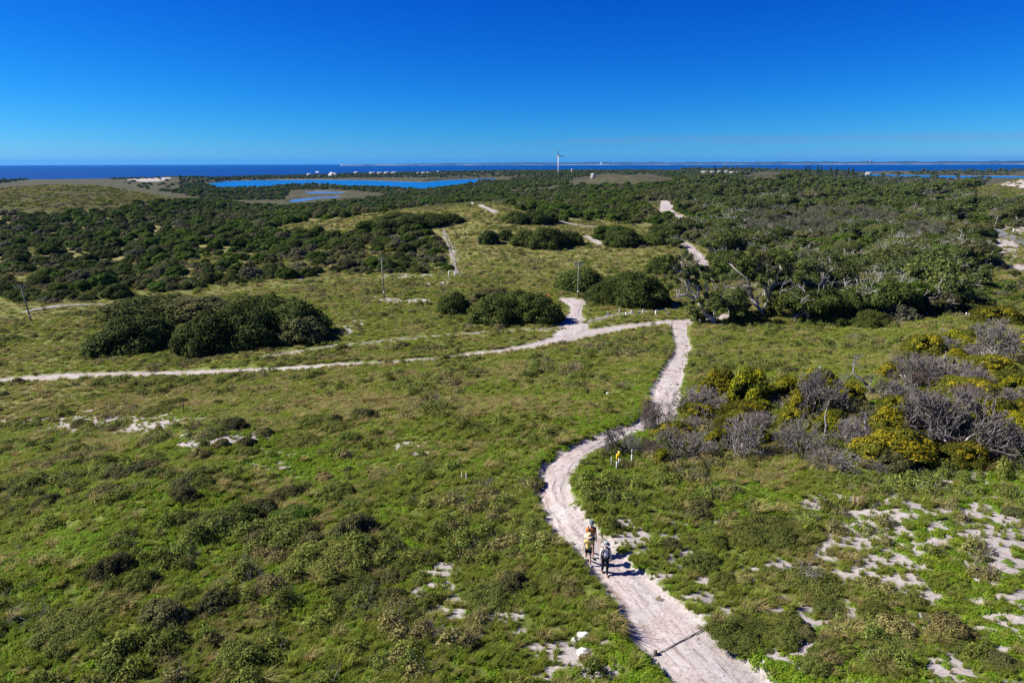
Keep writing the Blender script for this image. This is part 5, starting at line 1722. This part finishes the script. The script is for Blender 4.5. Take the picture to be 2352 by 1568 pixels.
for i, (qx, qy) in enumerate(((2430, 1256), (2477, 1245), (2504, 1259), (2526, 1248), (2555, 1253), (2572, 1246), (2624, 1251), (2661, 1245), (2673, 1256))):
    p = at_q(qx, qy + 5)
    t = thing('tree_guard', '%s white tree guard in the row above the track' % ['leftmost', 'second', 'third', 'fourth', 'fifth', 'sixth', 'seventh', 'eighth', 'rightmost'][i], 'tree guard', p, R_.uniform(-.5, .5), 'white tree guards above the track')
    w = .19
    b = MB()
    for a in range(3):
        a0, a1 = a * 2.094, (a + 1) * 2.094
        for rr_, fl in ((w, 0), (w - .012, 1)):
            q = [(math.cos(a0) * rr_, math.sin(a0) * rr_, .02), (math.cos(a1) * rr_, math.sin(a1) * rr_, .02), (math.cos(a1) * rr_, math.sin(a1) * rr_, .62), (math.cos(a0) * rr_, math.sin(a0) * rr_, .62)]
            b.add(q, [(0, 1, 2, 3) if not fl else (3, 2, 1, 0)])
    b.build('sleeve', M_PLAST, t)
    MB().box((w * .75, .05, .36), (.035, .035, .9)).build('stake', M_WOOD, t)

p = at_q(2196, 1190)
t = thing('traffic_cone', 'small orange cone beside the middle clump near the pole', 'cone', p)
MB().box((0, 0, .03), (.42, .42, .06)).build('base', M_ORNG, t)
MB().lathe([(.17, .06), (.05, .72), (.0, .73)], 14).build('cone_body', M_ORNG, t, smooth=True)

# fence beside the low thicket and its end frame
fq = [(1772, 925), (1788, 950), (1800, 975), (1809, 1000), (1814, 1025), (1818, 1050), (1822, 1075), (1824, 1098)]
fp = [at_q(*q) for q in fq]
t = thing('wire_fence', 'post and wire fence running up the right side of the low thicket', 'fence', fp[-1])
o0 = fp[-1]
for q in fp:
    MB().tube([q - o0 + (0, 0, -.2), q - o0 + (0, 0, 1.35)], .07, 7).build('post', M_WOOD, t)
for hgt in (.4, .8, 1.2):
    for a, b in zip(fp[:-1], fp[1:]):
        MB().tube([a - o0 + (0, 0, hgt), b - o0 + (0, 0, hgt)], .015, 4).build('wire', M_STEEL, t)
a, b = at_q(1795, 1116), at_q(1820, 1113)
t = thing('fence_frame', 'pale goal shaped timber frame at the lower end of the fence', 'frame', a)
for q in (a, b):
    MB().tube([q - a + (0, 0, -.2), q - a + (0, 0, 1.9)], .075, 8).build('post', M_WHITE, t)
MB().tube([(0, 0, 1.85), b - a + (0, 0, 1.85)], .07, 8).build('rail', M_WHITE, t)


def rock(qx, qy, w, h, label, m=M_ROCK, seed=0, group=None, name='rock', flat=1.0):
    p = at_q(qx, qy); r = np.random.default_rng(seed)
    me = bpy.data.meshes.new(name)
    import bmesh
    bm = bmesh.new(); bmesh.ops.create_icosphere(bm, subdivisions=3, radius=1)
    ph = r.uniform(0, 6, 6)
    for v in bm.verts:
        c = v.co
        k = 1 + .16 * math.sin(c.x * 3 + ph[0]) * math.sin(c.y * 3.4 + ph[1]) + .10 * math.sin(c.z * 5 + c.x * 4 + ph[2]) + .06 * math.sin(c.y * 9 + ph[3])
        c *= k; c.x *= w / 2; c.y *= w / 2 * .7; c.z = max(c.z, -.35) * h
    bm.to_mesh(me); bm.free(); me.materials.append(m)
    o = obj(name, me, None, (p[0], p[1], p[2] + h * .12))
    o.rotation_euler = (0, 0, r.uniform(-.5, .5))
    return tag(o, label, 'rock', group)


G10 = 'white stones left of the path'
rock(2332, 2545, .52, .16, 'flat white stone in the grass, upper right of three', seed=1, group=G10)
rock(2296, 2562, .22, .12, 'smallest white stone in the grass, left of three', seed=2, group=G10)
rock(2334, 2609, .50, .15, 'flat white stone in the grass, nearest of three', seed=3, group=G10)
rock(2436, 1578, .75, .2, 'small pale object in the grass left of the path before the bend', seed=4)  # unidentified white and black object, given the shape of a stone
rock(3280, 1478 + 0, .5, .25, 'pale stone in the grass above the acacias', seed=5)
rock(2905, 1350, .9, .25, 'white stone lying in the shade of the leaning gum', seed=6)
for i, (qx, qy, w, lab) in enumerate(((1272, 694, 34, 'pale limestone bluff on the far shore of the lake, highest'), (1330, 699, 26, 'pale rocks right of the highest bluff across the lake'), (1425, 692, 18, 'small white rock outcrop near the far houses'), (1240, 700, 20, 'low pale rocks left of the highest bluff'))):
    rock(qx, qy + 3, w, w * .33, lab, seed=30 + i, group='limestone bluffs across the lake')

# drainage log across the path
a, b = at_q(2624, 2600), at_q(2818, 2500)
t = thing('drainage_log', 'thin timber pole laid across the path at the bottom', 'log', a)
d = b - a
MB().tube([(0, 0, .05), d * .5 + (0, 0, .06), d + (0, 0, .05)], [.024, .022, .02], 8).build('log', plain('log_timber', (.22, .19, .17), .9, .3, 6), t)
MB().box((-.02, 0, .05), (.12, .1, .32)).build('peg', plain('peg_timber', (.10, .085, .07), .9, .3, 6), t)

# pebbles and twig litter on the sand
def litter():
    r = np.random.default_rng(77)
    me1 = MB()
    for a in range(3):
        me1.tube([(-.10, 0, .01), (.0, .02 * (a - 1), .018), (.11, .03 * (a - 1), .01)], [.006, .007, .004], 4)
    peb = MB().lathe([(0, -.02), (.035, -.01), (.04, .012), (.02, .032), (0, .035)], 7).mesh('pebble', M_ROCK, True)
    tw = MB().tube([(-.12, 0, .01), (.0, .025, .02), (.13, -.01, .008)], [.006, .008, .004], 4).mesh('litter_twig', M_DARKB)
    tf = heath(r, 60, M_HEATHB, 'litter_tuft', .09, .03, .14)
    x, y, w, s_, p_ = PATHS['sandy_path']
    k = r.integers(0, len(x), 1200)
    off = np.clip(r.normal(0, .42, 1200), -1.1, 1.1) * w[k] * .5
    tx, ty = np.gradient(x), np.gradient(y); L = np.hypot(tx, ty)
    X = x[k] - ty[k] / L[k] * off + r.normal(0, .2, 1200); Y = y[k] + tx[k] / L[k] * off + r.normal(0, .2, 1200)
    Z = terr(X, Y) + .03
    n = len(X); sc = r.uniform(.3, .9, n)
    edge = np.abs(off) > w[k] * .36
    vi = np.where(edge & (r.random(n) < .6), 2, (r.random(n) < .7).astype(int)); sc = np.where(vi == 2, sc * 1.8, sc)
    scatter('path_litter', np.column_stack([X, Y, Z]), np.column_stack([np.zeros(n), np.zeros(n), r.uniform(0, 6.28, n)]), np.column_stack([sc, sc, sc]), [peb, tw, tf], vi, 'pebbles, twigs and dry tufts scattered on the sandy path', 'litter')


litter()

# ------------------------------------------------------------------ wind turbine, houses, far coast
hub_d = ray_q(2234, 623.5)
D = 1730.0
hub = np.array((hub_d[0] * D, hub_d[1] * D, CAM_H + hub_d[2] * D))
gz = hub[2] - 45.0
t = thing('wind_turbine', 'white wind turbine on the hill before the sea', 'wind turbine', (hub[0], hub[1], gz))
MB().tube([(0, 1.5, -6), (0, 1.5, 20), (0, 1.5, 44.2)], [1.25, 1.05, .8], 16).build('tower', M_WHITE, t, smooth=True)
MB().box((0, .8, 45), (2.2, 5.4, 2.3)).build('nacelle', M_WHITE, t)
hb = MB().lathe([(0, 1.5), (.7, 1.2), (1.1, .5), (1.1, 0)], 12).build('hub', M_WHITE, t, smooth=True)
hb.location = (0, -1.9, 45); hb.rotation_euler = (math.pi / 2, 0, 0)
M_BLADE = plain('grey_blade', (.12, .14, .17), .5, .04)
for ang in (104, 352, 229):
    a = math.radians(ang); dv = np.array((math.cos(a), 0, math.sin(a))); pv = np.array((-math.sin(a), 0, math.cos(a)))
    V = []; fs = []
    st = [(0.6, .5, .35), (2.5, 1.0, .3), (6, .85, .22), (11, .55, .14), (15.5, .2, .06)]
    for (s_, c_, th) in st:
        o_ = np.array((0, -2.3, 45.)) + dv * s_
        for u_, w_ in ((-.6, 0), (0, .5), (.6, 0), (0, -.5)):
            V.append(o_ + pv * u_ * c_ * 2.0 + np.array((0, 1, 0)) * w_ * th)
    for i in range(len(st) - 1):
        for k in range(4):
            fs.append((i * 4 + k, i * 4 + (k + 1) % 4, i * 4 + 4 + (k + 1) % 4, i * 4 + 4 + k))
    fs.append((16, 17, 18, 19))
    MB().add(V, fs).build('blade', M_BLADE, t)


def house(qx, qy, D, wq, label, roof=None, storeys=1, group='houses of the settlement'):
    roof = roof or M_ROOF
    d = ray_q(qx, qy); x, y = d[0] * D, d[1] * D
    z = CAM_H + d[2] * D - .6
    w = wq / 4 / F * D; dp = 9.0; h = 2.4 * storeys
    g = tz(x, y)
    t = thing('house', label, 'house', (x, y, z), -math.atan2(x, y), group)
    b = MB(); b.box((0, 0, (h + g - z - 1) / 2), (w, dp, h - (g - z - 1))); b.build('wall', M_WALL, t)
    e = .6; r_ = 1.3
    V = [(-w / 2 - e, -dp / 2 - e, h - .1), (w / 2 + e, -dp / 2 - e, h - .1), (w / 2 + e, dp / 2 + e, h - .1), (-w / 2 - e, dp / 2 + e, h - .1), (-w / 2 + 2, 0, h + r_), (w / 2 - 2, 0, h + r_)]
    MB().add(V, [(0, 1, 5, 4), (1, 2, 5), (2, 3, 4, 5), (3, 0, 4), (0, 3, 2, 1)]).build('roof', roof, t)
    n = max(2, int(w / 6))
    for k in range(n):
        MB().box((-w / 2 + w * (k + .5) / n, -dp / 2 - .03, h * .55), (1.6, .12, 1.3)).build('window', M_GLASS, t)
    MB().box((w * .12, -dp / 2 - .04, 1.05), (1.0, .1, 2.1)).build('door', M_DARK, t)
    return t


for a in HOUSES: house(*a)


def pine(qx, qy, top, D, label):
    d = ray_q(qx, qy); x, y = d[0] * D, d[1] * D; z = tz(x, y)
    H = CAM_H + ray_q(qx, top)[2] * D - z
    r = np.random.default_rng(int(qx))
    t = thing('norfolk_pine', label, 'tree', (x, y, z), 0, 'tall pines by the settlement')
    MB().tube([(0, 0, -.5), (0, 0, H * .5), (0, 0, H)], [.5, .3, .06], 7).build('trunk', M_DARKB, t)
    P = []
    for k in range(15):
        f = .18 + .8 * k / 14; rad = (1 - f) * H * .24 + .5
        for j in range(7):
            a = j * .9 + k; s = r.uniform(.2, 1, 14)
            P.append(np.column_stack([np.cos(a) * s * rad, np.sin(a) * s * rad, f * H - s * rad * .12 + r.normal(0, .2, 14)]) + r.normal(0, .15, (14, 3)))
    P = np.concatenate(P)
    V, Q = leaves(P, np.tile((0, 0, 1.), (len(P), 1)), .7, r, .6, .6)
    obj('crown', mesh('pine_crown', V, Q, M_DOME), t)


for i, (qx, top, lab) in enumerate(((2857, 663, 'tall pine rising behind the white roofs'), (3223, 664, 'leftmost tall pine against the right hand sea'), (3236, 662, 'second tall pine of the left pair'), (3269, 659, 'tallest pine of the group'), (3283, 662, 'pine just right of the tallest'), (3321, 667, 'broad pine in the middle of the row'), (3346, 669, 'short pine right of the broad one'), (3393, 671, 'second pine from the right in the row'), (3411, 668, 'rightmost slender pine of the row'))):
    pine(qx, 690, top, 2050 + 30 * (i % 3), lab)

M_CITY = plain('city_glass', (.20, .23, .27), .5, .1, .002)
for i, (qx, top, wq, lab) in enumerate(((3441, 645, 6, 'leftmost low tower of the far skyline'), (3452, 650, 12, 'wide low block of the far skyline'), (3468, 640.5, 3.4, 'slim spire topped tower of the far skyline'), (3480, 642, 5, 'dark tower beside the tallest one'), (3485, 638.5, 5.5, 'tallest tower of the far skyline'), (3496, 649, 7, 'low tower at the right end of the far skyline'), (3462, 647.5, 4.5, 'small tower left of the slim one'))):
    D = 30000.0
    d = ray_q(qx, top); x, y = d[0] * D, d[1] * D; zt = CAM_H + d[2] * D; zb = 20.0
    w = wq / 4 / F * D
    t = thing('office_tower', lab, 'tower', (x, y, zb), 0, 'towers of the far city skyline')
    MB().box((0, 0, (zt - zb) / 2), (w, w, zt - zb)).build('shaft', M_CITY, t)
    MB().box((w * .1, 0, zt - zb + 6), (w * .5, w * .5, 12)).build('roof_block', M_CITY, t)
D = 17950.0
d = ray_q(2405, 651); zt = CAM_H + d[2] * D
t = thing('silo_tower', 'white tower on the far coast right of the wind turbine', 'tower', (d[0] * D, d[1] * D, -22))
MB().tube([(0, 0, 0), (0, 0, zt + 22)], [14, 12], 12).build('shaft', M_WHITE, t)
MB().lathe([(13, 0), (8, 6), (0, 8)], 12, (0, 0, zt + 22)).build('cap', M_WHITE, t)
D = 3600.0
d = ray_q(2352, 668); x, y = d[0] * D, d[1] * D
t = thing('sailing_boat', 'white sailing boat on the sea right of the wind turbine', 'boat', (x, y, SEA_Z), .5)
MB().add([(-6, 0, 1.4), (-4.5, -1.8, 1.4), (4, -1.7, 1.2), (6.5, 0, 1.5), (4, 1.7, 1.2), (-4.5, 1.8, 1.4), (-5, 0, -.5), (5, 0, -.5)], [(0, 1, 6), (1, 2, 7, 6), (2, 3, 7), (3, 4, 7), (4, 5, 6, 7), (5, 0, 6), (0, 5, 4, 1), (1, 4, 3, 2)]).build('hull', M_WHITE, t)
MB().tube([(0.5, 0, 1), (.5, 0, 19)], .14, 6).build('mast', M_STEEL, t)
for s, nm in ((-1, 'mainsail'), (1, 'jib')):
    b = MB(); X = [(.5 + s * .2, 0, 2.4), (.5 + s * 5.2, .9, 2.6), (.5 + s * .2, 0, 18.2)]
    b.add(X + [(v[0], v[1] + .06, v[2]) for v in X], [(0, 1, 2), (5, 4, 3), (0, 3, 4, 1), (1, 4, 5, 2), (2, 5, 3, 0)]); b.build(nm, M_WHITE, t)


# ------------------------------------------------------------------ people
M_SKIN = plain('skin', (.46, .27, .18), .55, .06, 8)
M_SKIN2 = plain('fair_skin', (.58, .36, .26), .55, .06, 8)  # lighter skin tone of the two women
M_ORANGE = plain('orange_shirt', (.72, .20, .035), .8, .1, 14)
M_YSHIRT = plain('yellow_shirt', (.80, .58, .12), .8, .08, 14)
M_LINEN = plain('pale_linen_shirt', (.50, .48, .44), .85, .08, 14)
M_WTOP = plain('white_top', (.74, .74, .78), .8, .05, 14)
M_BLACK = plain('black_cloth', (.012, .012, .016), .8, .2, 14)
M_BROWNC = plain('brown_leather', (.17, .075, .045), .6, .15, 14)
M_SHOEW = plain('white_shoes', (.76, .76, .80), .6, .05, 14)
M_STRAWH = plain('straw_hat', (.62, .47, .28), .8, .1, 40)
M_GREYH = plain('grey_felt_hat', (.30, .30, .29), .8, .1, 30)
M_CAP = plain('slate_cap', (.12, .165, .165), .8, .1, 30)
M_HAIR = plain('brown_hair', (.10, .055, .03), .6, .2, 30)
M_SHADE = plain('sunglasses', (.008, .008, .01), .15, .1, 5, spec=.7)
M_PACK = plain('dark_pack_cloth', (.02, .022, .028), .8, .2, 20)


def skin_obj(name, verts, edges, m, parent, sub=2, root=0):
    """verts: (x,y,z,rx,ry)"""
    me = bpy.data.meshes.new(name)
    me.from_pydata([v[:3] for v in verts], edges, [])
    o = obj(name, me, parent)
    me.materials.append(m)
    sk = o.modifiers.new('skin', 'SKIN')
    sk.use_smooth_shade = True
    d = me.skin_vertices[0].data
    for i, v in enumerate(verts):
        d[i].radius = (v[3], v[4] if len(v) > 4 else v[3])
        d[i].use_root = (i == root)
    ss = o.modifiers.new('subdivision', 'SUBSURF'); ss.levels = sub; ss.render_levels = sub
    return o


def person(label, p, H, rz, pose, look):
    """facing -Y; pose: leg swing (l, r), arm swing (l, r) in radians, knees"""
    t = thing('person', label, 'person', p, rz, 'three walkers on the path')
    k = H / 1.75
    w = look.get('wide', 1.0)
    V = []; E = []

    def v(x, y, z, a, b=None):
        V.append((x * k, y * k, z * k, a * k, (b or a) * k)); return len(V) - 1
    pel = v(0, 0, .95, .125 * w, .095)
    wai = v(0, .0, 1.08, .115 * w, .085); che = v(0, .0, 1.28, .145 * w, .10); sho = v(0, .01, 1.42, .10, .075)
    nek = v(0, .0, 1.50, .052); jaw = v(0, -.022, 1.575, .066, .075); hed = v(0, .0, 1.655, .076, .09); crn = v(0, .012, 1.715, .055, .065)
    E += [(pel, wai), (wai, che), (che, sho), (sho, nek), (nek, jaw), (jaw, hed), (hed, crn)]
    nos = v(0, -.108, 1.625, .012); E.append((hed, nos))
    for s in (-1, 1):
        ear = v(s * .082, .012, 1.635, .014, .022); E.append((hed, ear))
    J = {}
    for s, nm, ls, kn in ((1, 'l', pose['leg'][0], pose['knee'][0]), (-1, 'r', pose['leg'][1], pose['knee'][1])):
        hip = v(s * .088, 0, .90, .082 * w, .085)
        ky = -math.sin(ls) * .43; kz = .90 - math.cos(ls) * .43
        mid = v(s * .09, ky * .5, (.90 + kz) / 2, .075 * w)
        kne = v(s * .088, ky, kz, .055)
        al = ls - kn
        ay = ky - math.sin(al) * .40; az_ = kz - math.cos(al) * .40
        cal = v(s * .086, ky * .6 + ay * .4 + .012, kz * .6 + az_ * .4, .052)
        ank = v(s * .083, ay, az_, .036)
        toe = v(s * .095, ay - .13, max(.03, az_ - .05 + (.02 if kn > .3 else 0)), .035, .028)
        E += [(pel, hip), (hip, mid), (mid, kne), (kne, cal), (cal, ank), (ank, toe)]
        J[nm] = (hip, mid, kne, cal, ank, toe)
    for s, nm, a in ((1, 'l', pose['arm'][0]), (-1, 'r', pose['arm'][1])):
        shd = v(s * .175, .01, 1.405, .058)
        ey = .01 - math.sin(a) * .27; ez = 1.405 - math.cos(a) * .28
        uam = v(s * .205, ey * .5, (1.405 + ez) / 2, .047)
        elb = v(s * .235, ey, ez, .037)
        b = a + .22
        wy = ey - math.sin(b) * .24; wz = ez - math.cos(b) * .24
        fam = v(s * .242, ey * .6 + wy * .4, ez * .6 + wz * .4, .036)
        wri = v(s * .245, wy, wz, .024, .028)
        pal = v(s * .247, wy - math.sin(b) * .07, wz - .075, .018, .038)
        E += [(sho, shd), (shd, uam), (uam, elb), (elb, fam), (fam, wri), (wri, pal)]
        for q, (dy, ln) in enumerate(((-.028, .072), (-.010, .082), (.009, .076), (.027, .060))):
            f1 = v(s * .246, wy - math.sin(b) * .1 + dy, wz - .075 - ln * .6, .0085); f2 = v(s * .232, wy - math.sin(b) * .1 + dy - .006, wz - .075 - ln, .0075)
            E += [(pal, f1), (f1, f2)]
        th1 = v(s * .236, wy - .046, wz - .06, .011); th2 = v(s * .232, wy - .058, wz - .095, .009)
        E += [(pal, th1), (th1, th2)]
        J['a' + nm] = (shd, uam, elb, fam, wri, pal)
    skin_obj('body', V, E, look['skin'], t)

    def sub(idx, edges, extra, name, m, lvl=2):
        mp = {i: n for n, i in enumerate(idx)}
        VV = [(V[i][0], V[i][1], V[i][2], V[i][3] + extra * k, V[i][4] + extra * k) for i in idx]
        return skin_obj(name, VV, [(mp[a], mp[b]) for a, b in edges], m, t, lvl)
    # clothes follow the body
    idx = [pel, wai, che, sho]; ed = [(pel, wai), (wai, che), (che, sho)]
    for a in ('al', 'ar'):
        c = J[a]; n = 5 if look.get('long') else 2
        idx += c[:n]; ed += [(sho, c[0])] + [(c[i], c[i + 1]) for i in range(n - 1)]
    sub(idx, ed, .020 if not look.get('long') else .024, 'shirt', look['shirt'])
    idx = [pel]; ed = []
    for a in ('l', 'r'):
        c = J[a]; n = 5 if look.get('trousers') else 2
        idx += c[:n]; ed += [(pel, c[0])] + [(c[i], c[i + 1]) for i in range(n - 1)]
    sub(idx, ed, .026, 'trousers' if look.get('trousers') else 'shorts', look['pants'])
    for a in ('l', 'r'):
        c = J[a]
        A, T = np.array(V[c[4]][:3]), np.array(V[c[5]][:3])
        o_ = skin_obj('shoe', [(*(A + (0, .045 * k, -.035 * k)), .042 * k), (*(A * .6 + T * .4), .047 * k, .04 * k), (*(T + (0, -.03 * k, 0)), .042 * k, .034 * k), (*(A + (0, .0, .03 * k)), .046 * k)], [(0, 1), (1, 2), (0, 3)], look['shoe'], t, 2)
    hz = 1.70 * k
    if look['hat'] == 'cap':
        b = MB().lathe([(.108, -.02), (.11, .02), (.098, .065), (.06, .098), (0, .108)], 18, (0, .005, hz), 1, 1.12); hat = b.build('cap', look['hatm'], t, smooth=True)
        b = MB(); n = 10
        Vp = [(.085 * math.cos(a), -.07 - .11 * math.sin(a), hz - .012 - .012 * math.sin(a)) for a in np.linspace(0, math.pi, n)]
        Vp2 = [(x_, y_, z_ - .008) for x_, y_, z_ in Vp]
        b.add(Vp + Vp2, [(0, i + 1, i) for i in range(1, n - 1)] + [(n, n + i, n + i + 1) for i in range(1, n - 1)] + [(i, i + 1, n + i + 1, n + i) for i in range(n - 1)])
        b.build('peak', look['hatm'], hat)
    else:
        b = MB().lathe([(.115, .0), (.112, .03), (.105, .085), (.088, .112), (.05, .118), (0, .108)], 20, (0, .005, hz - .005), 1, 1.12); hat = b.build('hat', look['hatm'], t, smooth=True)
        br = look.get('brim', .19)
        MB().lathe([(.105, .004), (br * .75, .004), (br, -.028), (br, -.036), (br * .75, -.006), (.105, -.006)], 24, (0, .0, hz), 1, 1.05).build('brim', look['hatm'], hat, smooth=True)
        MB().lathe([(.118, .002), (.1165, .03), (.113, .03)], 20, (0, .005, hz), 1, 1.12).build('band', M_BLACK, hat, smooth=True)
    b = MB()
    for s in (-1, 1):
        b.box((s * .036 * k, -.094 * k, 1.648 * k), (.058 * k, .02, .036 * k))
    b.box((0, -.1 * k, 1.655 * k), (.03, .012, .01)); b.build('sunglasses', M_SHADE, t)
    MB().box((0, -.093 * k, 1.575 * k), (.05 * k, .012, .012)).build('mouth', plain('lips', (.35, .13, .10), .5), t)
    if look.get('hair'):
        skin_obj('hair', [(0, .035 * k, 1.68 * k, .092 * k), (0, .06 * k, 1.60 * k, .085 * k), (0, .06 * k, 1.50 * k, .07 * k), (0, .075 * k, 1.40 * k, .06 * k)], [(0, 1), (1, 2), (2, 3)], M_HAIR, t)
    else:
        skin_obj('hair', [(0, .02 * k, 1.70 * k, .085 * k, .09 * k), (0, .055 * k, 1.63 * k, .07 * k)], [(0, 1)], M_HAIR, t)
    if look.get('pack'):
        skin_obj('backpack', [(0, .20 * k, 1.02 * k, .13 * k, .085 * k), (0, .21 * k, 1.2 * k, .14 * k, .09 * k), (0, .19 * k, 1.38 * k, .11 * k, .07 * k)], [(0, 1), (1, 2)], M_PACK, t)
        for s in (-1, 1):
            MB().tube([(s * .10 * k, .13 * k, 1.40 * k), (s * .115 * k, .05 * k, 1.487 * k), (s * .115 * k, -.09 * k, 1.42 * k), (s * .12 * k, -.137 * k, 1.26 * k), (s * .14 * k, -.08 * k, 1.10 * k), (s * .13 * k, .1 * k, 1.04 * k)], .022 * k, 8).build('strap', M_PACK, t, smooth=True)
    if look.get('top'):
        skin_obj('white_top', [(0, -.052 * k, 1.06 * k, .085 * k, .075 * k), (0, -.062 * k, 1.25 * k, .088 * k, .085 * k), (0, -.04 * k, 1.38 * k, .065 * k, .06 * k)], [(0, 1), (1, 2)], look['top'], t)
    return t


pm_ = at_q(2362, 2209); pw_ = at_q(2353, 2243); pr_ = at_q(2420, 2281)
person('man in an orange shirt and slate cap walking behind the others', pm_, 1.80, .12, dict(leg=(.22, -.25), knee=(.1, .35), arm=(-.12, .25)), dict(skin=M_SKIN, shirt=M_ORANGE, pants=M_BLACK, shoe=M_BLACK, hat='cap', hatm=M_CAP, pack=1, wide=1.06))
person('woman in a yellow shirt, black shorts and straw hat', pw_, 1.55, .1, dict(leg=(.12, -.34), knee=(.02, .45), arm=(.15, -.15)), dict(skin=M_SKIN2, shirt=M_YSHIRT, pants=M_BLACK, shoe=M_SHOEW, hat='hat', hatm=M_STRAWH, hair=1, brim=.21))
person('woman in an open pale shirt, dark trousers and grey hat in front', pr_, 1.60, .1, dict(leg=(.16, -.18), knee=(.05, .25), arm=(.05, -.02)), dict(skin=M_SKIN2, shirt=M_LINEN, pants=M_BLACK, shoe=M_BROWNC, hat='hat', hatm=M_GREYH, hair=1, long=1, trousers=1, top=M_WTOP, pack=1))


# two far cyclists on the road
def cyclist(qx, qy, label, k=1.0, shirt=M_BLACK, rz=.5):
    p = at_q(qx, qy)
    p[2] += .14
    t = thing('bicycle', 'bicycle ridden by ' + label, 'bicycle', p, rz, 'bicycles on the road')
    for y in (-.52 * k, .52 * k):
        w_ = MB()
        pts = [(0, y + .33 * k * math.cos(a), .34 * k + .33 * k * math.sin(a)) for a in np.linspace(0, 2 * math.pi, 19)]
        w_.tube(pts, .02, 5, False); wo = w_.build('wheel', M_DARK, t)
        MB().tube([(-.03, y, .34 * k), (.03, y, .34 * k)], .04, 6).build('wheel_hub', M_STEEL, wo)
    f = MB()
    for a, b in (((0, .52, .34), (0, .15, .30)), ((0, .15, .30), (0, .22, .85)), ((0, .22, .80), (0, -.38, .82)), ((0, -.38, .88), (0, -.52, .34)), ((0, .15, .30), (0, -.38, .80))):
        f.tube([np.array(a) * k, np.array(b) * k], .02, 6)
    f.build('frame', M_DARK, t)
    MB().box((0, .23 * k, .90 * k), (.14, .26, .06)).build('saddle', M_DARK, t)
    MB().tube([(-.27 * k, -.36 * k, 1.0 * k), (.27 * k, -.36 * k, 1.0 * k)], .018, 6).build('handlebar', M_DARK, t)
    t2 = thing('person', label, 'person', p, rz, 'cyclists on the road')
    V = [(0, .22, .95, .13, .1), (0, .10, 1.2, .12, .09), (0, -.03, 1.42, .11, .08), (0, -.08, 1.52, .05), (0, -.12, 1.66, .085)]
    E = [(0, 1), (1, 2), (2, 3), (3, 4)]
    for s in (-1, 1):
        n = len(V); kn = .55 if s > 0 else .72
        V += [(s * .18, -.03, 1.40, .05), (s * .24, -.2, 1.2, .04), (s * .24, -.36, 1.03, .03), (s * .09, .2, .92, .08), (s * .10, -.15, kn + .12, .055), (s * .1, .10, kn - .32, .04), (s * .1, -.02, kn - .36, .035)]
        E += [(2, n), (n, n + 1), (n + 1, n + 2), (0, n + 3), (n + 3, n + 4), (n + 4, n + 5), (n + 5, n + 6)]
    V = [tuple(c * k for c in v_) for v_ in V]
    skin_obj('body', V, E, M_SKIN, t2, 1)
    skin_obj('shirt', [(*V[i][:3], V[i][3] + .03, (V[i][4] if len(V[i]) > 4 else V[i][3]) + .03) for i in (0, 1, 2)], [(0, 1), (1, 2)], shirt, t2, 1)
    MB().lathe([(.12, -.02), (.11, .06), (.06, .11), (0, .12)], 12, (0, -.12 * k, 1.70 * k)).build('helmet', M_DARK, t2, smooth=True)


cyclist(4060, 968, 'the taller dark rider on the road at the right', 1.0, M_BLACK, 2.2)
cyclist(4078, 968, 'the smaller rider at the right, beside the taller one', .8, plain('blue_jersey', (.08, .12, .25), .8), 2.2)


# ------------------------------------------------------------------ air
def haze():
    m = bpy.data.materials.new('sea_haze'); m.use_nodes = True
    nt = m.node_tree; nt.nodes.clear()
    v = nt.nodes.new('ShaderNodeVolumePrincipled')
    v.inputs['Color'].default_value = (.03, .36, .95, 1)
    v.inputs['Density'].default_value = HAZE_DENSITY
    v.inputs['Anisotropy'].default_value = 0.1
    o = nt.nodes.new('ShaderNodeOutputMaterial'); nt.links.new(v.outputs[0], o.inputs['Volume'])
    b = MB(); b.box((0, 0, 100), (92000, 92000, 300)); h = b.build('haze', m)
    h.location = (0, 0, 0)
    tag(h, 'thin blue sea haze over the whole view', 'haze', kind='stuff')


HAZE_DENSITY = 2.0e-5
haze()


def smoke():
    """thin drift of bushfire smoke far beyond the coast"""
    m = bpy.data.materials.new('thin_smoke'); m.use_nodes = True
    nt = m.node_tree; nt.nodes.clear()
    v = nt.nodes.new('ShaderNodeVolumePrincipled')
    v.inputs['Color'].default_value = (.34, .30, .40, 1)
    v.inputs['Density'].default_value = 1.1e-4
    o = nt.nodes.new('ShaderNodeOutputMaterial'); nt.links.new(v.outputs[0], o.inputs['Volume'])
    r = np.random.default_rng(9); D = 24000.0
    q = [(2000, 578), (2250, 566), (2500, 562), (2750, 556), (3000, 560), (3250, 556), (3500, 552), (3750, 551), (4000, 546), (4300, 540), (4700, 536)]
    pts = []
    for a, b in q:
        d = ray_q(a, b); pts.append((d[0] * D, d[1] * D, CAM_H + d[2] * D))
    rad = [60, 520, 800, 700, 950, 760, 700, 900, 780, 650, 80]
    b = MB(); b.tube(pts, rad, 14, True); V = np.concatenate(b.v)
    for i in range(len(pts)):
        k = slice(i * 14, i * 14 + 14)
        V[k, 2] = pts[i][2] + (V[k, 2] - pts[i][2]) * .17
    b.v = [V]
    tag(b.build('smoke', m, smooth=True), 'thin grey band of smoke drifting above the far coast', 'smoke', kind='stuff')


smoke()


# ------------------------------------------------------------------ look-alikes that stand in a countable row get their place in it
bpy.context.view_layer.update()
_by = {}
for o in scene.objects:
    if o.parent is None and 'label' in o and 'category' in o:
        _by.setdefault(o['label'], []).append(o)
_ORD = ['leftmost', 'second from left', 'third from left', 'fourth from left', 'fifth from left', 'sixth from left']
for lab, os_ in _by.items():
    if 2 <= len(os_) <= 6 and len(lab.split()) <= 13:
        os_.sort(key=lambda o: float(to_q(np.array([o.location]))[0][0]))
        for i, o in enumerate(os_):
            o['label'] = lab + ', ' + ('rightmost' if i == len(os_) - 1 else _ORD[i])
